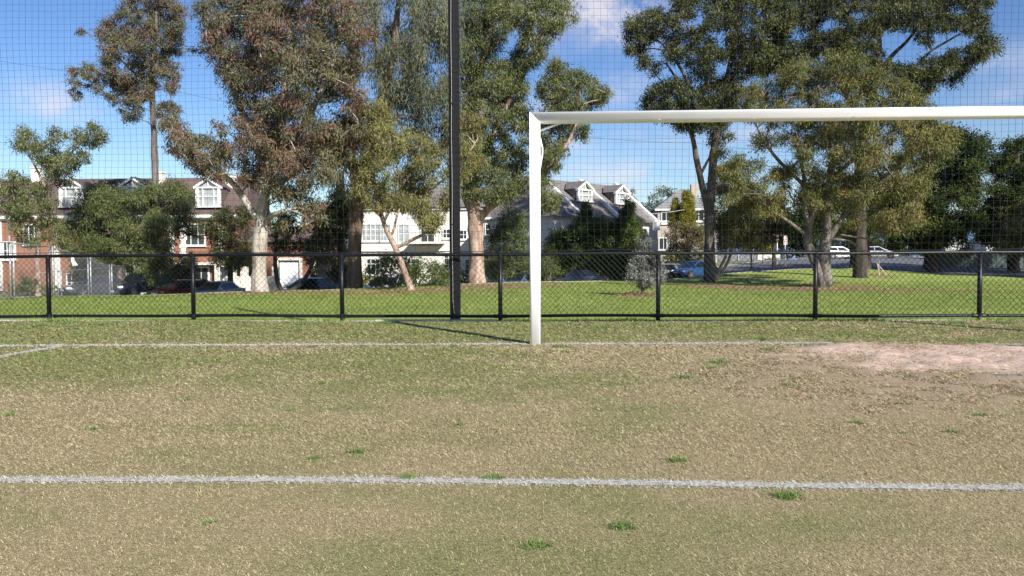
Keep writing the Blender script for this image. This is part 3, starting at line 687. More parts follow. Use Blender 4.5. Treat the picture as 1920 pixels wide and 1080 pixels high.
# --- red brick terrace at the left
g0 = -2.1; YF = 71.0
def hx(px, Y=YF): return colx(px, Y)
def hz(py, Y=YF, px=300): return float(at(px, py, Y)[2])
xl, xr = hx(-120), hx(446); ze = hz(405); ridgeY = YF + 4.4; zr = hz(334, ridgeY)
ht_ = empty('brick_terrace', ((xl + xr) / 2, YF + 4, g0), 'long red brick terrace with brown tiled attic roof and white dormers behind the trees', 'house')
MB().box(((xl + xr) / 2, YF + 4.4, (g0 + ze) / 2), (xr - xl, 8.8, ze - g0)).build('wall', BRICK, ht_)
b = MB(); ov = .35
b.prism([(xl - .2, YF - ov, ze + .02), (xl - .2, ridgeY, zr), (xl - .2, YF + 8.8 + ov, ze + .02)], (xr - xl + .4, 0, 0)); roof = b.build('roof', TILE, ht_)
MB().box(((xl + xr) / 2, YF - ov - .02, ze - .06), (xr - xl + .6, .16, .26)).box(((xl + xr) / 2, YF - .12, ze - .26), (xr - xl + .1, .2, .18)).build('eave_cornice', TRIM, ht_)
slope = (zr - ze) / (ridgeY - YF + ov)
def on_roof(px, py): # where the ray meets the front slope
    d = ray(px, py); # z = ze+.02+slope*(y-YF+ov)
    t = (ze + .02 + slope * (-YF + ov) - H) / (d[2] - slope * d[1]); return Vector((d * t).tolist()) + Vector((0, 0, H))
for px, py, wd in ((-20, 388, 2.2), (137, 391, 2.2), (252, 389, 2.2), (393, 391, 2.3)):
    p = on_roof(px, py) + Vector((0, -.25, .1)); gable_dormer(ht_, p, wd, 1.82, .72, 1.82 / slope, XV, -YV, TILE)
for px, py, h_ in ((66, 340, 1.3), (297, 345, 1.1), (430, 352, 1.0)):
    p = on_roof(px, py); MB().box(p + Vector((0, .3, h_ / 2 - .3)), (.75, .7, h_ + .6)).box(p + Vector((0, .3, h_ + .03)), (.9, .85, .14)).build('chimney', CREAM, roof)
MB().box(on_roof(202, 345) + Vector((0, 0, .12)), (1.1, 1.2, .4)).build('skylight', plain('dark skylight', (.03, .03, .035), .3), roof)
for px, py, wd, h_ in ((365, 440, 2.0, 2.0), (275, 440, 1.4, 1.8), (180, 440, 1.6, 1.9), (60, 440, 1.6, 1.9), (18, 470, 1.2, 1.7), (-60, 440, 1.6, 1.9), (140, 530, 1.5, 1.8), (225, 525, 1.4, 1.8), (290, 525, 1.2, 2.0)):
    p = at(px, py, YF - .03); window(ht_, p, wd, h_, cols=3, rows=2)
p = at(378, 508, YF - .05); d_ = MB().box((p[0], YF - .04, g0 + 1.25), (1.5, .14, 2.5)).build('door', TRIM, ht_)
MB().box((p[0] - .32, YF - .12, g0 + 1.25), (.55, .06, 2.2)).box((p[0] + .32, YF - .12, g0 + 1.25), (.55, .06, 2.2)).build('door_glass', GLASS, d_)
for px in (322, 345):
    b = MB()
    for k in range(18): b.box((hx(px), YF - .05, g0 + .3 + k * .37), (.70 if k % 2 else .46, .13 + .002 * (k % 2), .372))
    b.build('quoin', CREAM2, ht_)
for px in (262, 415, 108, 0): MB().box((hx(px), YF - .04, (g0 + ze) / 2), (.5, .1, ze - g0 - .6)).build('pilaster', CREAM2, ht_)
MB().box((hx(340), YF - .5, g0 + 2.75), (7, 1.0, .22)).build('porch_canopy', CREAM2, ht_); MB().box((hx(230), YF - .4, g0 + 2.9), (5, .8, .2)).build('porch_canopy', CREAM2, ht_)
for px in (262, 268, 300, 412): MB().box((hx(px), YF - .8, g0 + 1.3), (.24, .24, 2.7)).build('porch_column', CREAM2, ht_)
# lower brick wing with a white garage door
xl2, xr2 = xr + .02, hx(612); zw = hz(455)
wing = empty('brick_garage', ((xl2 + xr2) / 2, YF + 3, g0), 'low red brick garage with a white door behind the pale gum trunk', 'garage')
gx0, gx1 = hx(522), hx(562); zg = hz(489)
b = MB(); b.box(((xl2 + gx0) / 2, YF + 2.5, (g0 + zw) / 2), (gx0 - xl2, 5, zw - g0)); b.box(((gx1 + xr2) / 2, YF + 2.5, (g0 + zw) / 2), (xr2 - gx1, 5, zw - g0)); b.box(((gx0 + gx1) / 2, YF + 2.5, (zg + zw) / 2), (gx1 - gx0, 4.99, zw - zg)); b.build('wall', BRICK, wing)
b = MB(); b.prism([(xl2 - .0, YF - .3, zw), (xl2, YF + 2.5, zw + 1.5), (xl2, YF + 5.3, zw)], (xr2 - xl2 + .3, 0, 0)); b.build('roof', TILE, wing)
b = MB(); b.box(((gx0 + gx1) / 2, YF + .2, (g0 + zg) / 2), (gx1 - gx0 - .1, .08, zg - g0))
for k in range(5): b.box(((gx0 + gx1) / 2, YF + .15, g0 + .3 + k * (zg - g0) / 5), (gx1 - gx0 - .14, .04, .32))
b.build('garage_door', plain('white door paint', (.78, .79, .80), .5, var=.04), wing)
b = MB(); b.box(((gx0 + gx1) / 2, YF - .05, zg + .12), (gx1 - gx0 + .5, .2, .24)); 
for q in (gx0 - .12, gx1 + .12): b.box((q, YF - .05, (g0 + zg) / 2), (.24, .18, zg - g0))
b.build('door_surround', CREAM2, wing)
for px in (590, 600): MB().box((hx(px), YF - .1, (g0 + zw) / 2 - .2), (.36, .3, zw - g0 - .4)).build('pilaster', CREAM2, wing)
for px in (455, 480): window(wing, at(px, 512, YF - .03), .9, 1.6, cols=2, rows=2)
# cream garden wall in front of it
xa, xb = hx(418, 64), hx(520, 64); zt = hz(521, 64)
gw = empty('garden_wall', ((xa + xb) / 2, 64, -1.95), 'low cream rendered garden wall behind the pale gum trunk', 'wall')
MB().box(((xa + xb) / 2, 64, (-2.2 + zt) / 2), (xb - xa, .3, zt + 2.2)).box(((xa + xb) / 2, 64, zt + .05), (xb - xa + .1, .42, .1)).build('wall', CREAM, gw)
for px in (420, 436, 458, 517): MB().box((hx(px, 64), 64, (-2.2 + zt + .9) / 2), (.5, .5, zt + 3.1)).build('pier', CREAM, gw)
# brown paling fence right of the garage
xa, xb = hx(598, 58), hx(660, 58); pf = empty('paling_fence', ((xa + xb) / 2, 58, -1.9), 'brown timber paling fence with a pale base between garage and dark trees', 'fence')
b = MB(); k = 0; x = xa
while x < xb: b.box((x, 58, hz(520, 58) - .4 + .02 * math.sin(k * 2.3)), (.16, .03, 2.9)); x += .175; k += 1
b.build('palings', plain('weathered paling timber', (.15, .10, .085), .9, var=.3, scale=3), pf)
MB().box(((xa + xb) / 2, 57.7, -1.6), (xb - xa, .3, 1.2)).build('base_wall', plain('grey block', (.36, .35, .34), .9), pf)

# --- cream house in the middle
YC = 80.0; cl, cr = hx(672, YC), hx(906, YC); gz = -1.75; zc = hz(392, YC)
ch = empty('cream_house', ((cl + cr) / 2, YC + 4, gz), 'cream rendered two storey house with white windows and a balcony seen under the leaning tree', 'house')
MB().box(((cl + cr) / 2, YC + 4, (gz + zc) / 2), (cr - cl, 8, zc - gz)).build('wall', CREAM2, ch)
b = MB(); e = .5; zrf = zc + 2.4
A = [(cl - e, YC - e, zc), (cr + e, YC - e, zc), (cr + e, YC + 8 + e, zc), (cl - e, YC + 8 + e, zc), (cl + 4, YC + 4, zrf), (cr - 4, YC + 4, zrf)]
b.add(A, [(0, 1, 5, 4), (1, 2, 5), (2, 3, 4, 5), (3, 0, 4), (3, 2, 1, 0)]); b.build('roof', TILEG, ch)
MB().box(((cl + cr) / 2, YC - .08, hz(468, YC)), (cr - cl, .3, .55)).box(((cl + cr) / 2, YC - .1, zc - .14), (cr - cl + .1, .3, .26)).build('string_course', CREAM, ch)
for px, py, wd, h_, cc, rw, gl_ in ((695, 436, 1.9, 1.8, 4, 3, CURT), (722, 436, 1.2, 1.8, 3, 3, CURT), (757, 438, 1.2, 2.0, 2, 2, CURT), (844, 438, 1.5, 1.0, 4, 2, None), (866, 440, 1.1, 1.0, 3, 2, None), (802, 440, 1.5, 1.6, 2, 2, None), (841, 490, 1.0, 1.9, 2, 3, None), (700, 500, 1.4, 1.7, 3, 3, None), (775, 500, 1.4, 1.7, 3, 3, None), (880, 500, 1.0, 1.6, 2, 3, None)):
    window(ch, at(px, py, YC - .03), wd, h_, cols=cc, rows=rw, glass=gl_)
bx0, bx1 = hx(772, YC), hx(835, YC); zb = hz(456, YC)
bal = MB().box(((bx0 + bx1) / 2, YC - .8, zb - .1), (bx1 - bx0, 1.5, .2)).build('balcony', CREAM, ch)
b = MB(); b.tube([(bx0, YC - 1.5, zb + .95), (bx1, YC - 1.5, zb + .95)], .03, 6)
for k in range(22): x = bx0 + (bx1 - bx0) * k / 21; b.tube([(x, YC - 1.5, zb), (x, YC - 1.5, zb + .95)], .014, 4)
b.build('railing', BLK, bal)
# white cottage with a grey roof running behind the goal post
YW = 74.0; wl, wr_ = hx(906, YW), hx(1066, YW); zw2 = hz(412, YW)
wh = empty('white_cottage', ((wl + wr_) / 2, YW + 4, -1.5), 'low white walled cottage with grey tiled roof partly hidden behind the goal post', 'house')
MB().box(((wl + wr_) / 2, YW + 3, (-1.5 + zw2) / 2), (wr_ - wl, 6, zw2 + 1.5)).build('wall', CREAM2, wh)
b = MB(); zr2 = zw2 + 2.35; b.add([(wl - .4, YW - .4, zw2), (wr_ + .3, YW - .4, zw2), (wr_ + .3, YW + 6.4, zw2), (wl - .4, YW + 6.4, zw2), (wl + 2.6, YW + 3, zr2), (wr_ - 2.3, YW + 3, zr2)], [(0, 1, 5, 4), (1, 2, 5), (2, 3, 4, 5), (3, 0, 4), (3, 2, 1, 0)]); rw_ = b.build('roof', TILEG, wh)
MB().box(((wl + wr_) / 2, YW - .42, zw2 - .08), (wr_ - wl + .7, .14, .2)).build('gutter', TRIM, wh)
for p0_, p1_ in (((1016, 357), (1067, 404)), ((966, 382), (992, 406))):
    a = Vector(at(*p0_, YW + 2.9).tolist()); e_ = Vector(at(*p1_, YW - .6).tolist()); MB().prism([a + Vector((0, 0, .1)), a - Vector((0, 0, .35)), e_ - Vector((0, 0, .35)), e_ + Vector((0, 0, .1))], (.36, .1, 0)).build('parapet', TRIM, rw_)
for px, py, w_, h_, cc in ((920, 430, 1.1, 1.1, 2), (955, 430, 1.3, 1.1, 3), (985, 430, 1.0, 1.1, 2), (1030, 428, 1.0, 1.0, 2), (1052, 428, .8, 1.2, 2)): window(wh, at(px, py, YW - .03), w_, h_, cols=cc, rows=2)
z_ = hz(432, YW); MB().tube([(hx(1040, YW), YW - 1, z_), (hx(1084, YW), YW - 1, z_)], .06, 6).box((hx(1081, YW), YW - 1, z_ - .3), (.2, .2, 1.0)).build('balcony_rail', TRIM, wh)

# --- grey roofed townhouse row, turned away to the right
al = R_(47); Nn = Vector((math.sin(al), -math.cos(al), 0)); Tt = Vector((math.cos(al), math.sin(al), 0))
RQ = Vector(at(1157, 349, 82.0).tolist()); UL = 5.55
def slope_hit(px, py): pass
row = empty('townhouse_row', (RQ.x, RQ.y, -1.0), 'row of white townhouses with grey tiled roofs and gabled dormers above the dark cypresses', 'house')
run, drop = 4.55, 3.55
def rp(s, q, dz=0.0): return RQ + Tt * s + Nn * (q * run) + Vector((0, 0, -q * drop + dz))
zg_ = -1.2
b = MB(); s0, s1 = -11.4, 0.0
b.prism([rp(s1, 1, -.25) - Nn * .3, Vector((*rp(s1, 1)[:2], zg_)) - Nn * .3, Vector((*(rp(s1, 1) - Nn * (2 * run - .6))[:2], zg_)) - Nn * .3, rp(s1, 1, -.25) - Nn * (2 * run - .3), rp(s1, 0, -.25)], Tt * (s0 - s1)); b.build('wall', CREAM2, row)
rf = MB()
rf.prism([rp(s1, 1.06), rp(s1, 0), rp(s1, 0) - Nn * run * 1.06 + Vector((0, 0, -drop * 1.06)), rp(s1, 0) - Nn * run * 1.06 + Vector((0, 0, -drop * 1.06 - .2)), rp(s1, 0, -.22), rp(s1, 1.06, -.22)], Tt * (s0 - s1))
hp = 3.4; rdg = rp(s0, 0); bk = lambda s: RQ + Tt * s - Nn * run * 1.06 + Vector((0, 0, -drop * 1.06))
rf.add([rdg, rp(s0, 1.06), rp(s0 - hp, 1.06), bk(s0 - hp), bk(s0)], [(0, 1, 2), (0, 2, 3), (0, 3, 4), (1, 4, 3, 2)]); rfo = rf.build('roof', TILEG, row)
cw_ = [Vector((*(rp(s, 1) - Nn * o_)[:2], zg_)) for s, o_ in ((s0, .3), (s0 - hp + .4, .3), (s0 - hp + .4, 2 * run - .6), (s0, 2 * run - .6))]
MB().prism(cw_, (0, 0, rp(s0, 1).z - .1 - zg_)).build('end_wall', CREAM2, row)
for s in (0.02, -UL, -2 * UL + .1):
    b = MB(); w_ = .42
    for sd_ in (1, -1):
        a = rp(s, 0); e_ = rp(s, 1.1) if sd_ > 0 else RQ + Tt * s - Nn * run * 1.1 + Vector((0, 0, -drop * 1.1))
        b.prism([a + Vector((0, 0, .34)), a + Vector((0, 0, -.3)), e_ + Vector((0, 0, -.5)), e_ + Vector((0, 0, .32))], -Tt * w_)
    e_ = rp(s, 1.1); b.box(e_ - Tt * w_ / 2 + Vector((0, 0, -.35)) , (w_ + .1, .5, .9), (Tt, -Nn, ZV))
    b.build('parapet', TRIM, rfo)
for s in (-3.1, -UL - 3.1):
    base = rp(s, .62, .02) + Nn * .2; gable_dormer(row, base, 2.1, 1.1, .68, 1.1 * run / drop, Tt, Nn, TILEG)
for s in (-1.6, -UL - 1.2): MB().box(rp(s - 2.4 + 2.0, .22, .08), (.9, .9, .12), (Tt, Nn, ZV)).build('skylight', TRIM, rfo)
for s in (-1.4, -3.9, -UL - 1.5, -UL - 4):
    base = rp(s, 1); window(row, Vector((base.x, base.y, 3.2)) - Nn * .28, 1.2, 1.5, Tt, Nn)
    window(row, Vector((base.x, base.y, .5)) - Nn * .28, 1.2, 1.6, Tt, Nn)
# end wall window facing right
# --- beige house on the right
YB = 97.0; bl, br_ = hx(1233, YB), hx(1345, YB); gz = .0; zb_ = hz(399, YB)
bh = empty('beige_house', ((bl + br_) / 2, YB + 4, gz), 'two storey beige rendered house with pale grey hip roof behind the pencil cypresses', 'house')
MB().box(((bl + br_) / 2, YB + 4, (gz - .5 + zb_) / 2), (br_ - bl, 8, zb_ - gz + .5)).build('wall', BEIGE, bh)
b = MB(); e = .5; b.add([(bl - e, YB - e, zb_), (br_ + e, YB - e, zb_), (br_ + e, YB + 8 + e, zb_), (bl - e, YB + 8 + e, zb_), (bl + 3.4, YB + 4, hz(362, YB + 4)), (br_ - 3.6, YB + 4, hz(362, YB + 4))], [(0, 1, 5, 4), (1, 2, 5), (2, 3, 4, 5), (3, 0, 4), (3, 2, 1, 0)]); rfb = b.build('roof', TILEB, bh)
MB().box((hx(1297, YB + 4), YB + 2.5, hz(370, YB)), (.9, .9, 2.6)).build('chimney', BEIGE, rfb)
MB().box(((bl + br_) / 2, YB - .1, hz(421, YB)), (br_ - bl, .2, .22)).box(((bl + br_) / 2, YB - .25, zb_ - .05), (br_ - bl + .8, .5, .2)).build('string_course', TRIM, bh)
for px, py, w_ in ((1249, 408, 1.2), (1244, 457, 1.2), (1310, 404, 1.3), (1255, 457, .7)): window(bh, at(px, py, YB - .03), w_, 1.5, cols=2, rows=1)
# cream wall and low building beyond the road
YL = 104.0; q0, q1 = hx(1420, YL), hx(1462, YL); z0 = road_z(hx(1440, 103), 103); z1 = hz(477, YL, 1440)
cw = empty('cream_yard_wall', ((q0 + q1) / 2, YL, float(z0)), 'plain cream yard wall across the road behind the timber post', 'wall')
MB().box(((q0 + q1) / 2, YL, (z0 - .5 + z1) / 2), (q1 - q0, .4, z1 - z0 + .5)).box(((q0 + q1) / 2, YL, z1 + .06), (q1 - q0 + .1, .5, .12)).build('wall', CREAM, cw)
q0, q1 = hx(1350, 103), hx(1419, 103); z1 = hz(478, 103, 1385); gf_ = empty('grey_yard_fence', ((q0 + q1) / 2, 103, float(z0)), 'grey steel yard fence across the road right of the dark trunk', 'fence')
b = MB(); x = q0
while x < q1: b.box((x, 103, (z0 - .4 + z1) / 2), (.28, .05, z1 - z0 + .4)); x += .30
b.build('panel', plain('grey steel sheet', (.16, .16, .17), .5, var=.15), gf_)
for px in (1384, 1411): MB().box((hx(px, 103), 102.9, (z0 + z1) / 2), (.14, .14, z1 - z0 + .2)).build('post', GALV, gf_)
# green steel fence under the dark trees
YG = 74.0; q0, q1 = hx(1738, YG), hx(2060, YG); z0 = float(road_z(hx(1820, YG), YG)); z1 = hz(477, YG, 1830)
gs = empty('green_steel_fence', ((q0 + q1) / 2, YG, z0), 'dark green sheet steel fence in the shade of the big right hand trees', 'fence')
b = MB(); x = q0
while x < q1: b.box((x, YG, (z0 - .4 + z1) / 2), (.36, .05, z1 - z0 + .4)).box((x + .19, YG + .03, (z0 - .4 + z1) / 2), (.05, .05, z1 - z0 + .35)); x += .40
b.build('panel', plain('dark green steel', (.030, .060, .055), .5, var=.2), gs)
MB().box(((q0 + q1) / 2, YG - .04, z1 + .03), (q1 - q0, .1, .07)).build('rail', plain('dark green steel', (.03, .06, .055)), gs)
def shed(px, py_top, py_eave, w_px, Y, lab, mat, roofm):
    z0 = float(road_z(hx(px, Y), Y)) - .3; x = hx(px, Y); w_ = w_px * Y / F; ze_ = hz(py_eave, Y, px); zt_ = hz(py_top, Y, px)
    r = empty('garden_shed', (x, Y + 2, z0), lab, 'shed')
    MB().prism([(x - w_ / 2, Y, z0), (x + w_ / 2, Y, z0), (x + w_ / 2, Y, ze_), (x, Y, zt_), (x - w_ / 2, Y, ze_)], (0, 4, 0)).build('wall', mat, r)
    b = MB()
    for s in (-1, 1): b.prism([(x + s * (w_ / 2 + .2), Y - .2, ze_ - .1), (x, Y - .2, zt_ + .1), (x, Y - .2, zt_ + .2), (x + s * (w_ / 2 + .2), Y - .2, ze_ + .02)], (0, 4.4, 0))
    b.build('roof', roofm, r)
    MB().box((x + w_ * .2, Y - .03, (z0 + ze_) / 2 + .2), (w_ * .28, .06, 1.4)).build('door', TRIM, r)
shed(1793, 440, 458, 40, 92, 'small pale gabled shed in dappled light behind the green fence', plain('pale weatherboard', (.42, .42, .38), .8, var=.3, scale=2), TILEB)
shed(1868, 441, 455, 36, 96, 'white gabled shed beside the olive tree above the green fence', plain('white weatherboard', (.62, .64, .66), .7, var=.1), TILEB)
q0, q1 = hx(1400, 125), hx(1700, 125)
# ------------------------------------------------------------------ cars
TYRE = plain('tyre rubber', (.02, .02, .02), .85); RIM = plain('alloy rim', (.45, .45, .46), .3, .8, var=.1)
HLAMP = plain('headlamp lens', (.75, .78, .8), .1, var=.05, spec=.9); TLAMP = plain('tail lamp lens', (.35, .02, .02), .2, var=.1); DARKP = plain('black plastic', (.015, .015, .016), .6)
PLATE = plain('number plate', (.65, .65, .6), .5)
m, nt, b, o = new_mat('car glass'); b.inputs['Base Color'].default_value = (.012, .015, .018, 1); b.inputs['Roughness'].default_value = .05; b.inputs['Specular IOR Level'].default_value = .7; CGLASS = m
def paint(name, col, metal=.35):
    m, nt, b, o = new_mat(name); tc = nt.new('ShaderNodeTexCoord'); n = nt.noise(tc.outputs['Object'], 3, 4)
    c = nt.ramp(n, [(.35, tuple(v * .9 for v in col)), (.65, col)]); nt.link(c, b.inputs['Base Color']); b.inputs['Roughness'].default_value = .28; b.inputs['Metallic'].default_value = metal; b.inputs['Coat Weight'].default_value = .6; b.inputs['Coat Roughness'].default_value = .08; return m
SHAPES = dict(
    hatch=dict(st=[(-2.10, .70, .34, .82), (-2.02, .82, .24, .94), (-1.3, .87, .2, .95), (0, .88, .2, .93), (.95, .87, .2, .93), (1.5, .84, .2, .82), (1.95, .76, .24, .70), (2.12, .62, .34, .62)], gl=(-1.98, 1.12, .80), gu=(-1.55, .15, .60), zr=1.47, wb=(-1.28, 1.32)),
    sedan=dict(st=[(-2.32, .70, .36, .84), (-2.22, .82, .26, .95), (-1.4, .87, .2, .96), (0, .88, .2, .93), (1.0, .87, .2, .92), (1.6, .84, .2, .82), (2.1, .76, .24, .72), (2.3, .62, .36, .64)], gl=(-1.75, 1.15, .80), gu=(-.98, .2, .60), zr=1.44, wb=(-1.38, 1.40)),
    suv=dict(st=[(-2.25, .76, .42, .95), (-2.18, .87, .32, 1.05), (-1.3, .91, .28, 1.06), (0, .92, .28, 1.05), (1.0, .91, .28, 1.05), (1.6, .88, .28, .98), (2.1, .80, .32, .88), (2.25, .68, .44, .78)], gl=(-2.16, 1.18, .85), gu=(-1.92, .3, .68), zr=1.70, wb=(-1.35, 1.38)))
def car(loc, head, shape, pm, label, wheels_r=.33):
    S = SHAPES[shape]; root = empty('parked_car', loc, label, 'car', 'cars parked along the street beyond the park', head)
    st = S['st']; b = MB(); rings = []; n = 12
    for x, w_, zb, zs in st:
        h_ = zs - zb; pr = [(-w_ * .80, zs), (-w_ * .93, zs - .03), (-w_, zs - h_ * .30), (-w_ * .99, zb + h_ * .3), (-w_ * .95, zb + .08), (-w_ * .85, zb)]
        rings.append([(x, y, z) for y, z in pr] + [(x, -y, z) for y, z in pr[::-1]])
    vs = [p for r in rings for p in r]; fs = [tuple(range(n))[::-1], tuple(range((len(st) - 1) * n, len(st) * n))]
    for i in range(len(st) - 1):
        for k in range(n): a = i * n + k; e = i * n + (k + 1) % n; fs.append((a, e, e + n, a + n))
    b.add(vs, fs)
    x0, x1, wl = S['gl']; u0, u1, wu = S['gu']; zr = S['zr']; zs = float(np.interp(0, [s[0] for s in st], [s[3] for s in st])) - .04
    lo = [(x0, -wl, zs), (x1, -wl * .94, zs - .02), (x1, wl * .94, zs - .02), (x0, wl, zs)]
    up = [(u0, -wu, zr - .05), (u1, -wu, zr - .06), (u1, wu, zr - .06), (u0, wu, zr - .05)]
    tp = [(u0 + .15, -wu * .72, zr - .005), (u1 - .18, -wu * .72, zr), (u1 - .18, wu * .72, zr), (u0 + .15, wu * .72, zr - .005)]
    b.add(lo + up + tp, [(k, (k + 1) % 4, 4 + (k + 1) % 4, 4 + k) for k in range(4)] + [(4 + k, 4 + (k + 1) % 4, 8 + (k + 1) % 4, 8 + k) for k in range(4)] + [(8, 9, 10, 11), (3, 2, 1, 0)])
    body = b.build('body', pm, root, True, local=True)
    try: body.data.set_sharp_from_angle(angle=R_(38))
    except Exception: pass
    def panel(nm, A, B, C_, D_, u0_, u1_, v0, v1, mat, parent, off=.012):
        A, B, C_, D_ = map(Vector, (A, B, C_, D_)); f = lambda u, v: A.lerp(B, u).lerp(D_.lerp(C_, u), v)
        q = [f(u0_, v0), f(u1_, v0), f(u1_, v1), f(u0_, v1)]; nr = (q[1] - q[0]).cross(q[3] - q[0]).normalized(); cc = sum(q, Vector()) / 4
        if nr.dot(cc - Vector((cc.x * .9, 0, .6))) < 0: nr = -nr
        return MB().prism([p - nr * .02 for p in q], nr * (off + .02)).build(nm, mat, parent, local=True)
    panel('windscreen', lo[1], lo[2], up[2], up[1], .06, .94, .08, .95, CGLASS, root)
    panel('rear_window', lo[3], lo[0], up[0], up[3], .08, .92, .22, .92, CGLASS, root)
    cuts = [(.06, .30), (.325, .62), (.645, .93)] if shape == 'suv' else [(.07, .48), (.51, .92)]
    for s in (0, 1):
        A, B, C_, D_ = (lo[0], lo[1], up[1], up[0]) if s == 0 else (lo[3], lo[2], up[2], up[3])
        for c0, c1 in cuts: panel('side_window', A, B, C_, D_, c0, c1, .10, .90, CGLASS, root)
    xf = st[-1][0]; xr_ = st[0][0]; wf = st[-2][1]; zf = st[-2][3]; zrr = st[1][3]
    for s in (-1, 1):
        MB().box((xf - .12, s * wf * .78, zf - .06), (.28, .34, .14), bevel=.06).build('headlight', HLAMP, root, local=True)
        MB().box((xr_ + .07, s * st[1][1] * .86, zrr - .14), (.16, .22, .2), bevel=.04).build('tail_light', TLAMP, root, local=True)
        MB().box((x1 - .22, s * (wl + .12), zs + .10), (.12, .2, .13), bevel=.04).build('wing_mirror', pm, root, local=True)
        for wx in S['wb']:
            ax = s * (st[3][1] - .10); R = wheels_r
            wv = MB().tube([(wx, ax + s * .035 - s * .14, R), (wx, ax + s * .118, R)], R + .06, 22).build('wheel_arch', DARKP, root, local=True)
            whl = bpy.data.objects.new('wheel', None); COL.objects.link(whl); whl.parent = root; whl.location = (wx, ax, R)
            MB().tube([(0, -s * .09, 0), (0, s * .09, 0), (0, s * .128, 0), (0, s * .13, 0)], [R, R, R * .93, R * .70], 24).build('tyre', TYRE, whl, local=True)
            rb = MB().tube([(0, s * .128, 0), (0, s * .136, 0)], R * .22, 12)
            for k in range(5):
                a = k * 1.2566; rb.box((math.cos(a) * R * .36, s * .133, math.sin(a) * R * .36), (R * .66, .012, R * .24), (Vector((math.cos(a), 0, math.sin(a))), YV, Vector((-math.sin(a), 0, math.cos(a)))))
            rb.build('rim', RIM, whl, local=True)
    MB().box((xf - .10, 0, zf - .20), (.22, wf * 1.1, .10)).box((xf - .09, 0, .42), (.22, wf * 1.2, .12)).build('grille', DARKP, root, local=True)
    MB().box((xf + .0, 0, .52), (.06, .38, .11)).build('number_plate', PLATE, root, local=True); MB().box((xr_ - .01, 0, .62), (.05, .38, .11)).build('number_plate', PLATE, root, local=True)
    for s in (-1, 1): MB().box((-.15, s * (st[3][1] * .985 + .012), zs - .10), (.2, .03, .03)).build('door_handle', DARKP, root, local=True)
    return root
def cl_(px, Y): x = colx(px, Y); return (x, Y, float(road_z(x, Y)))
PB = paint('blue car paint', (.022, .085, .23)); PR = paint('dark red car paint', (.09, .008, .012)); PS = paint('silver grey car paint', (.30, .31, .36)); PDK = paint('dark blue black car paint', (.012, .016, .03)); PW = paint('white car paint', (.78, .78, .78), .0); PLB = paint('pale blue car paint', (.14, .19, .32)); PCH = paint('charcoal car paint', (.05, .05, .055))
car(cl_(1301, 66), R_(180 + 38), 'hatch', PB, 'bright blue hatchback parked nose left beside the dark straight trunk')
car(cl_(333, 50), R_(238), 'hatch', PR, 'dark red hatchback angled towards the lawn left of the silver grey sedan')
car(cl_(404, 50.5), R_(262), 'sedan', PS, 'silver grey sedan facing the lawn left of the cream garden wall')
car(cl_(577, 50.5), R_(222), 'suv', PDK, 'dark blue estate car behind the thin curved dark trunk')
car(cl_(726, 53), R_(228), 'suv', PW, 'white wagon with black windows half hidden by the lawn behind the leaning tree')
car(cl_(974, 57.5), R_(245), 'hatch', PLB, 'pale blue car mostly hidden by the lawn edge left of the goal post')
car(cl_(1080, 61), R_(184), 'sedan', PDK, 'dark sedan in deep shade below the cypress hedge')
car(cl_(1238, 67), R_(150), 'hatch', PS, 'pale silver car end just showing behind the silver sapling')
car(cl_(1574, 95), R_(8), 'hatch', PW, 'white hatchback on the far road between the pale trunks and a thick dark trunk')
car(cl_(1646, 97), R_(-24), 'sedan', PW, 'white sedan on the far road right of the thick dark trunk')
car(cl_(180, 52), R_(240), 'sedan', PCH, 'charcoal car behind the wire mesh of the court fence')
car(cl_(262, 54), R_(248), 'suv', PDK, 'black four wheel drive in the shade behind the end of the court fence')
car(cl_(830, 56.5), R_(225), 'sedan', PCH, 'grey car roof showing over the lawn left of the thick tree trunk')

